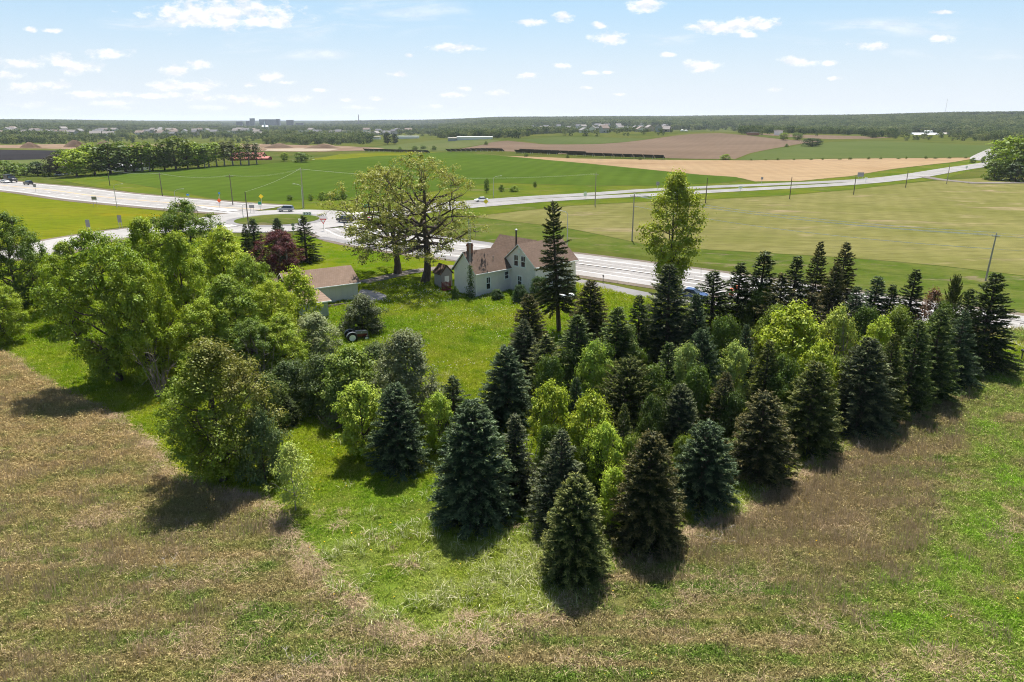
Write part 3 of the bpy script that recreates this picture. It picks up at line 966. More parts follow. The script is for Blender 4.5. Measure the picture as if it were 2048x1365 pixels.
def broadleaf(seed, H, R, cb, ntips=260, nleaf=22000, ls=0.2, sig=0.5, shape='round', nl=12, trunk=None, twist=0.12, inner=0.35, lean=(0, 0)):
    g = np.random.default_rng(seed)
    tr = trunk or 0.022 * H
    ph = g.uniform(0, 6.28, 6)

    def env(t_, az):
        if shape == 'round':
            e = np.sqrt(np.clip(1 - (2 * t_ - 0.95)**2, 0.02, 1))
        elif shape == 'ovate':
            e = np.clip(np.sin(np.pi * np.clip(t_, 0.0, 1)**0.72), 0.05, 1)**0.75
        elif shape == 'tall':
            e = np.clip(np.sin(np.pi * np.clip(t_ * 0.93 + 0.06, 0, 1)**0.85), 0.05, 1)**0.8 * (0.75 + 0.3 * np.sin(5 * t_ + ph[4]))
        elif shape == 'spread':
            e = np.clip(1.05 * np.sqrt(np.clip(1 - (1.75 * t_ - 0.72)**2, 0.02, 1)), 0.1, 1)
        else:   # mound: widest near the ground
            e = np.sqrt(np.clip(1 - (t_ * 0.98)**2, 0.02, 1)) * (0.75 + 0.25 * np.clip(t_ / 0.25, 0, 1))
        lob = 1 + 0.17 * np.sin(3 * az + ph[0] + 4 * t_) + 0.13 * np.sin(5 * az + ph[1] - 7 * t_) + 0.09 * np.sin(2 * az + ph[2] + 11 * t_) + 0.12 * np.sin(9 * t_ + ph[3] + az)
        return e * lob
    tz = g.uniform(0.01, 0.99, ntips)
    az = g.uniform(0, 2 * np.pi, ntips)
    rr = np.sqrt(g.uniform(inner**2, 1.0, ntips)) * env(tz, az) * R
    TZ = cb + tz * (H - cb)
    tips = np.stack([rr * np.cos(az) + lean[0] * TZ, rr * np.sin(az) + lean[1] * TZ, TZ + g.normal(0, 0.15, ntips)], -1)
    tips[:, 2] = np.clip(tips[:, 2], 0.15, None)
    # trunk and limbs
    k = 9
    zt = np.linspace(0, cb + 0.72 * (H - cb), k)
    tw = np.cumsum(g.normal(0, twist * H / 60, (k, 2)), 0)
    tw[0] = 0
    TP = np.stack([tw[:, 0] + lean[0] * zt, tw[:, 1] + lean[1] * zt, zt], -1)
    segs = [(TP, np.linspace(tr, tr * 0.28, k) * np.where(np.arange(k) == 0, 1.3, 1))]
    nodes, nrad = [TP[3:]], [np.linspace(tr * 0.6, tr * 0.28, k - 3)]
    for i in range(nl):
        s = 0.22 + 0.72 * (i + g.uniform(0, 0.8)) / nl
        zb = cb * 0.55 + s * (0.62 * (H - cb)) + (cb * 0.3 if cb > 2 else 0)
        b0 = np.array([np.interp(zb, zt, TP[:, 0]), np.interp(zb, zt, TP[:, 1]), zb])
        a = i * 2.399 + g.uniform(-0.4, 0.4)
        te = np.clip((zb - cb) / (H - cb) + g.uniform(0.08, 0.4), 0.05, 0.93)
        e = 0.78 * R * env(np.array([te]), np.array([a]))[0]
        p3 = np.array([e * np.cos(a) + lean[0] * zb, e * np.sin(a) + lean[1] * zb, cb + te * (H - cb)])
        m_ = 6
        q = np.linspace(0, 1, m_)[:, None]
        LP = b0 + (p3 - b0) * q + np.array([[0, 0, 1.]]) * (np.sin(q * np.pi) * -0.06 * R) + np.vstack([np.zeros((1, 3)), g.normal(0, twist * R / 6, (m_ - 1, 3))])
        lr0 = tr * (0.55 - 0.3 * s)
        segs.append((LP, np.linspace(lr0, lr0 * 0.3, m_)))
        nodes.append(LP[1:])
        nrad.append(np.linspace(lr0, lr0 * 0.3, m_)[1:])
    NP, NR = np.vstack(nodes), np.concatenate(nrad)
    D = np.linalg.norm(tips[:, None] - NP[None], axis=-1) + 1.2 * np.clip(NP[None, :, 2] - tips[:, None, 2], 0, None)
    near = D.argmin(1)
    for i in range(ntips):
        a, b = NP[near[i]], tips[i]
        mid = (a + b) / 2 + g.normal(0, 0.06 * np.linalg.norm(b - a) + 0.01, 3)
        r0 = min(NR[near[i]] * 0.6, 0.035 + 0.012 * np.linalg.norm(b - a))
        segs.append((np.array([a, mid, b]), [r0, r0 * 0.6, 0.008]))
    big = [s for s in segs if len(s[0]) > 3]
    small = [s for s in segs if len(s[0]) <= 3]
    V1, Q1 = tubes_np(big, 7)
    V2, Q2 = tubes_np(small, 3)
    tme = np_mesh('trunk', np.vstack([V1, V2]), [np.vstack([Q1, Q2 + len(V1)])])
    for p in tme.polygons:
        p.use_smooth = True
    # leaves in clumps round the tips and along the last third of the twigs
    w = g.uniform(0.35, 1.6, ntips)
    cnt = np.maximum(1, (w / w.sum() * nleaf).astype(int))
    idx = np.repeat(np.arange(ntips), cnt)
    n = len(idx)
    sg = sig * g.uniform(0.65, 1.3, ntips)
    C = tips[idx] + g.normal(size=(n, 3)) * sg[idx][:, None] * np.array([[1, 1, 0.7]])
    back = g.uniform(0, 0.4, n)[:, None] * (g.uniform(size=n) < 0.4)[:, None]
    C = C + (NP[near[idx]] - tips[idx]) * back
    C[:, 2] = np.clip(C[:, 2], 0.12, None)
    out = unit(C - np.array([[0, 0, cb + 0.35 * (H - cb)]]))
    puff = unit(C - tips[idx] + np.array([[0, 0, 0.12]]))
    N = unit(unit(g.normal(size=(n, 3))) * 0.55 + puff * 0.75 + out * 0.25 + np.array([[0, 0, 0.45]]))
    L = ls * g.uniform(0.65, 1.35, n)
    Vl, Ql = rhombi(C, N, L, L * g.uniform(0.5, 0.8, n), g)
    cme = np_mesh('crown', Vl, [Ql], {'rnd': np.repeat(g.uniform(size=n), 4)})
    return dict(H=H, R=R, trunk=tme, crown=cme)


def conifer(seed, H, R, nwh=26, nbr=10, dens=1.0, taper=0.85, droop=0.3, hb=0.25, irreg=0.12, tw_len=1.0, tw_w=0.06, up_top=55, bot=-14, fill=1.5, gap=0.0):
    g = np.random.default_rng(seed)
    segs = [(np.array([[0, 0, 0], [0, 0, H * 0.5], [0, 0, H * 0.98]]), [0.017 * H + 0.03, 0.010 * H + 0.02, 0.012])]
    Cs, As, Ls, Ws, tip, Ns = [], [], [], [], [], []
    for k in range(nwh):
        t_ = ((k + g.uniform(0, 0.7)) / nwh)**0.94
        zb = hb + t_ * (H - hb - 0.12)
        prof = (1 - t_)**taper * (0.86 + 0.14 * min(1, t_ / 0.12)) + 0.035
        nb = max(5, int(nbr * (0.45 + 0.55 * (1 - t_))))
        a0 = g.uniform(0, 6.28)
        for i in range(nb):
            if gap and g.uniform() < gap:
                continue
            az = a0 + 6.283 * i / nb + g.normal(0, 0.14)
            zj = (H - hb) / nwh * g.uniform(-0.28, 0.28)
            L = R * prof * g.uniform(1 - irreg * 2, 1 + irreg)
            e = rad(bot + (up_top - bot) * t_**1.6 + g.normal(0, 4))
            hd = np.array([math.cos(az), math.sin(az), 0])
            sdv = np.array([-math.sin(az), math.cos(az), 0])

            def pt(s):
                s = np.asarray(s)[..., None]
                return hd * (L * s * math.cos(e)) + np.array([0, 0, 1.]) * (max(0.1, zb + zj) + L * s * math.sin(e) - droop * L * s**2 * 0.5 + droop * 0.38 * L * s**3.2)
            ss_ = np.array([0.0, 0.5, 1.0])
            segs.append((pt(ss_), [0.012 + 0.010 * L, 0.006 + 0.006 * L, 0.004]))
            m_ = max(4, int(dens * (4 + 10 * L)))
            s = g.uniform(0.0, 1.0, m_)**0.62 * 0.94 + 0.06
            s[-1] = 1.0
            o = pt(s)
            side = g.choice([-1, 1], m_)
            fan = g.uniform(0.25, 1.0, m_) * (1.15 - 0.6 * s)
            vz = g.normal(0.08, 0.24, m_)
            A = unit(hd[None] * (0.75 - 0.25 * fan)[:, None] + sdv[None] * (side * fan)[:, None] + np.array([[0, 0, 1.]]) * vz[:, None])
            ln = tw_len * np.clip(0.14 + 0.30 * L * (1.08 - s) * g.uniform(0.5, 1.1, m_) + g.uniform(0, 0.10, m_), 0.10, 0.62)
            Cs.append(o + A * ln[:, None] * 0.45)
            As.append(A)
            Ls.append(ln)
            Ws.append(np.full(m_, tw_w) * g.uniform(0.8, 1.5, m_))
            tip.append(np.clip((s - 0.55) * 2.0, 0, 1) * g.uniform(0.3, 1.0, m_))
            Ns.append(unit(np.cross(A, sdv[None] + g.normal(0, 0.35, (m_, 3)))))
    C, A, L, W, T, N = (np.concatenate(x) for x in (Cs, As, Ls, Ws, tip, Ns))
    n = len(C)
    N = np.where(N[:, 2:3] < 0, -N, N)
    N = unit(N + np.array([[0, 0, 0.9]]))
    V1, Q1 = rhombi(C, N, L, W * 1.45, g, A)
    N2 = np.cross(A, N)
    V2, Q2 = rhombi(C, unit(N2), L * 0.95, W * 1.3, g, A)
    # fine outer needles: short sprigs round each twig
    J = g.integers(0, n, int(n * 1.4 * fill))
    A3 = unit(A[J] + g.normal(0, 0.55, (len(J), 3)))
    C3 = C[J] + A[J] * (L[J] * g.uniform(-0.4, 0.5, len(J)))[:, None] + A3 * 0.06
    N3 = unit(g.normal(size=(len(J), 3)) + np.array([[0, 0, 0.8]]))
    V3, Q3 = rhombi(C3, N3, g.uniform(0.10, 0.22, len(J)) * tw_len, np.full(len(J), tw_w * 0.9), g, A3)
    V = np.vstack([V1, V2, V3])
    Q = np.vstack([Q1, Q2 + len(V1), Q3 + len(V1) + len(V2)])
    rn = np.concatenate([np.repeat(g.uniform(size=n), 4)] * 2 + [np.repeat(g.uniform(size=len(J)), 4)])
    tp = np.concatenate([np.repeat(T, 4)] * 2 + [np.repeat(np.clip(T[J] * 1.1, 0, 1), 4)])
    V[:, 2] = np.clip(V[:, 2], 0.06, None)
    cme = np_mesh('crown', V, [Q], {'rnd': rn, 'tip': tp})
    Vt, Qt = tubes_np(segs, 4)
    tme = np_mesh('trunk', Vt, [Qt])
    return dict(H=H, R=R, trunk=tme, crown=cme)


def dead_tree(seed, H, R, n1=16, n2=8):
    g = np.random.default_rng(seed)
    segs = []
    for i in range(n1):
        a, e = g.uniform(0, 6.28), g.uniform(0.35, 1.35)
        d = np.array([math.cos(a) * math.cos(e), math.sin(a) * math.cos(e), math.sin(e)])
        L = H * g.uniform(0.55, 1.0)
        q = np.linspace(0, 1, 6)[:, None]
        P = d * L * q * np.array([[R / H * 1.6, R / H * 1.6, 1]]) + np.vstack([np.zeros((1, 3)), np.cumsum(g.normal(0, 0.04 * H, (5, 3)), 0)])
        P[:, 2] = np.abs(P[:, 2])
        segs.append((P, np.linspace(0.05, 0.012, 6)))
        for j in range(n2):
            s = g.integers(1, 5)
            d2 = unit(d + g.normal(0, 0.6, 3))
            l2 = L * g.uniform(0.15, 0.4)
            segs.append((np.array([P[s], P[s] + d2 * l2 * 0.5 + g.normal(0, 0.04, 3), P[s] + d2 * l2]), [0.022, 0.015, 0.008]))
    V, Q = tubes_np(segs, 4)
    V[:, 2] = np.clip(V[:, 2], 0.0, None)
    return np_mesh('branches', V, [Q])


TREES = {
    'spruce_a': conifer(11, 7.5, 2.35, 34, 14, 1.9, 0.54, 0.30, irreg=0.07, tw_w=0.042),
    'spruce_b': conifer(12, 7.5, 2.2, 30, 12, 1.9, 0.64, 0.34, irreg=0.11, tw_w=0.042),
    'spruce_c': conifer(13, 8.5, 2.3, 31, 11, 1.8, 0.74, 0.42, irreg=0.14, up_top=45, tw_w=0.044),
    'spruce_d': conifer(14, 6.5, 2.5, 26, 13, 1.9, 0.46, 0.26, irreg=0.09, tw_w=0.042),
    'spruce_e': conifer(61, 7.0, 2.3, 29, 12, 1.9, 0.52, 0.38, irreg=0.12, tw_w=0.042, gap=0.05),
    'spruce_f': conifer(62, 8.0, 2.2, 31, 11, 1.8, 0.78, 0.28, irreg=0.15, tw_w=0.042, up_top=60, gap=0.06),
    'spruce_open': conifer(15, 10, 2.3, 30, 9, 1.7, 0.78, 0.45, irreg=0.25, gap=0.08, tw_w=0.05),
    'spruce_thin': conifer(16, 9, 1.5, 34, 11, 1.7, 0.70, 0.5, irreg=0.26, gap=0.1, tw_w=0.045),
    'spruce_tall': conifer(17, 12, 3.0, 36, 11, 1.7, 0.76, 0.42, irreg=0.2, gap=0.04, tw_w=0.055, tw_len=1.1),
    'spruce_mound': conifer(18, 6, 2.9, 22, 13, 1.6, 0.42, 0.12, irreg=0.16, up_top=75, bot=5, tw_len=0.85, tw_w=0.045),
    'pine_tall': conifer(19, 16.6, 2.5, 38, 11, 2.2, 0.44, 0.35, hb=3.2, irreg=0.36, gap=0.24, tw_w=0.06, tw_len=1.05, bot=-14, up_top=45),
    'maple': broadleaf(21, 11.2, 4.3, 0.9, 470, 50000, 0.165, 0.28, 'ovate', 18),
    'broad_a': broadleaf(22, 14, 5.4, 1.0, 360, 42000, 0.215, 0.31, 'round', 16, twist=0.2),
    'broad_b': broadleaf(23, 13, 5.0, 0.9, 330, 38000, 0.215, 0.31, 'ovate', 15, twist=0.2),
    'broad_c': broadleaf(24, 12, 5.2, 0.6, 330, 38000, 0.21, 0.31, 'round', 14, twist=0.2),
    'broad_d': broadleaf(25, 15, 4.8, 2.0, 340, 34000, 0.22, 0.36, 'tall', 15, twist=0.2),
    'lime_a': broadleaf(26, 6.5, 2.3, 0.4, 120, 10500, 0.21, 0.24, 'round', 9),
    'lime_b': broadleaf(27, 6.0, 2.3, 0.4, 120, 10500, 0.21, 0.25, 'round', 8),
    'sapling': broadleaf(28, 6.0, 2.1, 1.0, 130, 3600, 0.19, 0.26, 'ovate', 10, trunk=0.07),
    'shrub_a': broadleaf(29, 4.6, 2.6, 0.1, 170, 15000, 0.18, 0.28, 'mound', 10),
    'shrub_b': broadleaf(30, 4.0, 2.7, 0.1, 170, 14000, 0.18, 0.28, 'mound', 11),
    'willow': broadleaf(31, 6.2, 2.5, 0.2, 300, 22000, 0.15, 0.22, 'mound', 14),
    'tall': broadleaf(32, 19.5, 4.2, 3.2, 300, 20000, 0.30, 0.42, 'tall', 18, trunk=0.26),
    'oak_a': broadleaf(33, 20.5, 8.8, 4.6, 270, 13500, 0.29, 0.34, 'spread', 20, trunk=0.6, twist=0.4, inner=0.45),
    'oak_b': broadleaf(34, 17.5, 8.2, 3.0, 260, 12500, 0.29, 0.34, 'spread', 18, trunk=0.52, twist=0.45, inner=0.45, lean=(-0.10, 0)),
    'far_a': broadleaf(41, 15, 6.0, 1.5, 90, 1700, 0.95, 0.75, 'round', 7),
    'far_b': broadleaf(42, 16, 5.0, 2.0, 80, 1500, 0.95, 0.75, 'ovate', 7),
    'far_c': broadleaf(43, 12, 6.0, 0.4, 80, 1500, 0.95, 0.75, 'mound', 7),
    'far_thin': broadleaf(44, 17, 3.6, 4.0, 80, 620, 0.8, 0.7, 'tall', 10, trunk=0.25),
    'wood_a': broadleaf(45, 14, 7.0, 0.5, 26, 170, 2.6, 1.7, 'round', 3),
    'wood_b': broadleaf(46, 13, 7.5, 0.3, 26, 170, 2.6, 1.7, 'mound', 3),
}
for k_, d_ in TREES.items():
    d_['trunk'].materials.append(GREYBARK if k_ in ('far_thin', 'sapling', 'willow') else BARK)
    d_['crown'].materials.append(NEEDLE if ('spruce' in k_ or 'pine' in k_) else (MAPLE if k_ == 'maple' else LEAF))


def plant(name, var, u, vtop, vbase, w, col, label, cat='tree', group=None, tip=None, rot=None, sink=0.0, p=None):
    d = TREES[var]
    p = p or gp(u, vbase)
    h = max(0.6, top_z(p, vtop) - p.z) if vtop is not None else d['H']
    r = w / 2 * m_per_px(p)
    e = empty(name, p, R_.uniform(0, 6.28) if rot is None else rot)
    sr = r / d['R'] * (1.6 if var == 'spruce_thin' else 1.42 if var in ('spruce_open', 'spruce_tall') else 1.13 if 'spruce' in var else 1.06)
    e.scale = (sr, sr, h / d['H'])
    e.rotation_euler = (R_.gauss(0, 0.018), R_.gauss(0, 0.018), e.rotation_euler[2])
    tag(e, label, cat, group)
    for part in ('trunk', 'crown'):
        o = link(part, d[part], None, e)
        if part == 'crown':
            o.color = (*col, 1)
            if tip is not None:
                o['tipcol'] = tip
    return e


# colours of needles and leaves (base, new-growth tip, brightened as if sunlit)
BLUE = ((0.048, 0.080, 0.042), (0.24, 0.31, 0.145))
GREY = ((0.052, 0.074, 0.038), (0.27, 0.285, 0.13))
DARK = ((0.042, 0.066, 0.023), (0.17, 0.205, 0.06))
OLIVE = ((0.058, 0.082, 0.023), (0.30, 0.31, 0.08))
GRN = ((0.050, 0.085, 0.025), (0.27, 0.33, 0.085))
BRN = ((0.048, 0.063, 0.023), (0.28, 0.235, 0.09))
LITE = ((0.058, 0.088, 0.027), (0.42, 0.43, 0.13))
G1, G2, G3, G4 = (0.275, 0.35, 0.026), (0.205, 0.28, 0.026), (0.13, 0.19, 0.026), (0.34, 0.405, 0.030)
LIME, GRYG, PALE = (0.29, 0.35, 0.028), (0.13, 0.155, 0.065), (0.21, 0.23, 0.11)

sprs = 'spruces planted in rows beside the lawn'
SPR = [
    ('spruce_a', 1148, 955, 1158, 132, LITE, 'spruce with yellowish new tips standing nearest the camera at the plot corner'),
    ('spruce_a', 950, 805, 1036, 164, BLUE, 'broad blue-green spruce left of the nearest spruce, longest shadow on tall grass'),
    ('spruce_b', 1120, 862, 1054, 136, GREY, 'grey-blue spruce directly behind the nearest spruce'),
    ('spruce_a', 1292, 868, 1088, 142, BRN, 'dark spruce with brown tip right of the nearest spruce'),
    ('spruce_d', 1402, 850, 1008, 132, BLUE, 'squat bright blue spruce between two brown-tipped dark spruces at the edge'),
    ('spruce_a', 1516, 785, 958, 134, BRN, 'dark pointed spruce with rusty tip right of the squat blue spruce'),
    ('spruce_b', 1610, 720, 900, 126, OLIVE, 'olive green spruce on the meadow edge below the lime-green maple'),
    ('spruce_b', 1712, 675, 862, 138, GREY, 'wide grey-brown spruce below the bare twiggy brush at the meadow edge'),
    ('spruce_c', 1758, 668, 848, 92, OLIVE, 'slim olive spruce touching the wide grey-brown spruce on its right'),
    ('spruce_c', 1806, 640, 825, 108, GRN, 'layered green spruce, fourth from the right end of the meadow edge row'),
    ('spruce_c', 1850, 616, 803, 112, GRN, 'fresh green spruce with bright layered boughs near the right end of the row'),
    ('spruce_c', 1900, 622, 775, 92, BLUE, 'blue-green spruce tucked left of the big dark pair at the road'),
    ('spruce_tall', 1952, 545, 740, 108, DARK, 'biggest dark spruce at the right end of the row beside the road'),
    ('spruce_open', 1908, 575, 742, 74, DARK, 'dark open spruce leaning on the left of the biggest right-hand spruce'),
    ('spruce_a', 798, 770, 938, 118, BLUE, 'blue spruce standing alone on the lawn beside the small lime-green tree'),
    ('spruce_b', 1010, 690, 848, 114, BLUE, 'dark blue spruce behind the broad blue-green one, at the lawn edge'),
    ('spruce_b', 1056, 586, 718, 82, BRN, 'brown-topped spruce left of the tall bare-trunked pine'),
    ('spruce_b', 1048, 640, 770, 98, GREY, 'grey-blue spruce on the lawn edge below the brown-topped spruce'),
    ('spruce_open', 1092, 668, 800, 98, OLIVE, 'open olive spruce in front of the tall pine trunk'),
    ('spruce_thin', 1150, 630, 790, 74, GRN, 'slim green spruce just right of the tall pine trunk'),
    ('spruce_c', 1226, 614, 775, 128, GRN, 'broad green spruce in the middle behind the rounded olive conifer'),
    ('spruce_b', 1176, 560, 685, 88, BRN, 'dark spruce right of the house in front of the bike path'),
    ('spruce_c', 1274, 590, 740, 80, DARK, 'dark narrow spruce left of the tall leafy tree'),
    ('spruce_tall', 1332, 528, 730, 116, GREY, 'tall shaggy spruce standing under the tall leafy tree'),
    ('spruce_open', 1420, 540, 700, 116, DARK, 'layered dark spruce against the bright road'),
    ('spruce_b', 1386, 588, 735, 64, BLUE, 'small dark blue spruce between the shaggy and the layered spruces'),
    ('spruce_thin', 1467, 525, 690, 60, DARK, 'thin spruce against the road right of the layered dark spruce'),
    ('spruce_thin', 1505, 502, 695, 74, DARK, 'tall thin spruce with ragged top reaching above the road'),
    ('spruce_open', 1545, 545, 720, 96, BRN, 'ragged brownish spruce in the back row right of the tall thin spruce'),
    ('spruce_thin', 1575, 511, 685, 56, DARK, 'slender pointed spruce left of the paired brown spires'),
    ('spruce_c', 1622, 483, 640, 64, BRN, 'left one of the two brown spruce spires standing farthest back'),
    ('spruce_c', 1670, 484, 640, 76, BRN, 'right one of the two brown spruce spires standing farthest back'),
    ('spruce_b', 1645, 528, 690, 88, BRN, 'brown-green spruce in front of the two back spires'),
    ('spruce_open', 1606, 585, 725, 90, ((0.055, 0.06, 0.025), (0.2, 0.155, 0.075)), 'pale tan-brown spruce above the lime-green maple'),
    ('spruce_c', 1698, 572, 720, 78, BLUE, 'blue-green spruce behind the bare grey brush'),
    ('spruce_thin', 1734, 553, 690, 60, BLUE, 'dark blue-green spruce in the back row above the lime shrub'),
    ('spruce_thin', 1766, 568, 695, 42, DARK, 'small spindly spruce in the back row beside the thin lone spire'),
    ('spruce_thin', 1804, 538, 690, 50, DARK, 'thin lone spruce spire left of the red-leaved sapling'),
    ('spruce_mound', 1893, 560, 690, 46, OLIVE, 'dark columnar cedar right of the red-leaved sapling'),
    ('spruce_d', 1398, 664, 830, 86, BLUE, 'pale blue spruce mixed with light leafy shrubs in the middle of the stand'),
    ('spruce_open', 1330, 682, 830, 78, GRN, 'slim pale green spruce with wide-spaced boughs below the shaggy spruce'),
    ('spruce_c', 1480, 648, 790, 64, BLUE, 'blue spruce spire in the middle of the stand left of the lime-green maple'),
    ('spruce_c', 1520, 680, 845, 84, OLIVE, 'dark olive spruce in front of the lime-green maple, left side'),
    ('spruce_a', 1350, 770, 930, 98, GREY, 'grey-blue spruce in the second row behind the squat blue one'),
    ('spruce_b', 1440, 745, 890, 94, BRN, 'brownish olive spruce in the second row above the squat blue one'),
    ('spruce_mound', 1250, 728, 868, 138, OLIVE, 'rounded olive conifer with a dome top in the middle of the stand'),
    ('spruce_b', 1150, 755, 905, 54, BLUE, 'small blue spruce squeezed between the two yellow-green leafy trees'),
    ('spruce_b', 1242, 805, 960, 66, OLIVE, 'small olive spruce below the rounded dome-topped conifer'),
    ('spruce_thin', 1030, 828, 1000, 62, GREY, 'half-dead grey spruce behind the broad blue-green one'),
    ('spruce_open', 908, 752, 885, 92, DARK, 'loose dark spruce at the lawn edge left of the dark blue spruce'),
    ('spruce_d', 572, 792, 850, 62, DARK, 'low dark spruce behind the round maple on its right'),
]
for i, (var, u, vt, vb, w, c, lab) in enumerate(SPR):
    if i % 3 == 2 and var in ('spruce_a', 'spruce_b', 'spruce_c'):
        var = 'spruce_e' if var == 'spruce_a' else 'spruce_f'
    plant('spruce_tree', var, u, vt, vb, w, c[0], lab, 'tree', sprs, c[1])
yard = 'conifers in the yard by the roundabout'
plant('spruce_tree', 'spruce_c', 498, 448, 535, 36, DARK[0], 'leftmost dark conifer beside the purple tree', 'tree', yard, DARK[1])
plant('spruce_tree', 'spruce_thin', 514, 437, 530, 36, BLUE[0], 'thin pointed conifer behind the yard pole wires, left of the purple tree', 'tree', yard, BLUE[1])
plant('spruce_tree', 'spruce_b', 563, 436, 520, 46, BLUE[0], 'conifer poking out behind the purple tree', 'tree', yard, BLUE[1])
plant('spruce_tree', 'spruce_open', 614, 430, 524, 50, DARK[0], 'layered dark conifer right of the purple tree', 'tree', yard, DARK[1])
pine = plant('pine_tree', 'pine_tall', 1118, 404, 665, 72, (0.065, 0.078, 0.026), 'tall lone pine with a bare trunk in front of the white house', 'tree', None, (0.20, 0.20, 0.07))

pine.rotation_euler = (0.0, -0.07, 0.0)

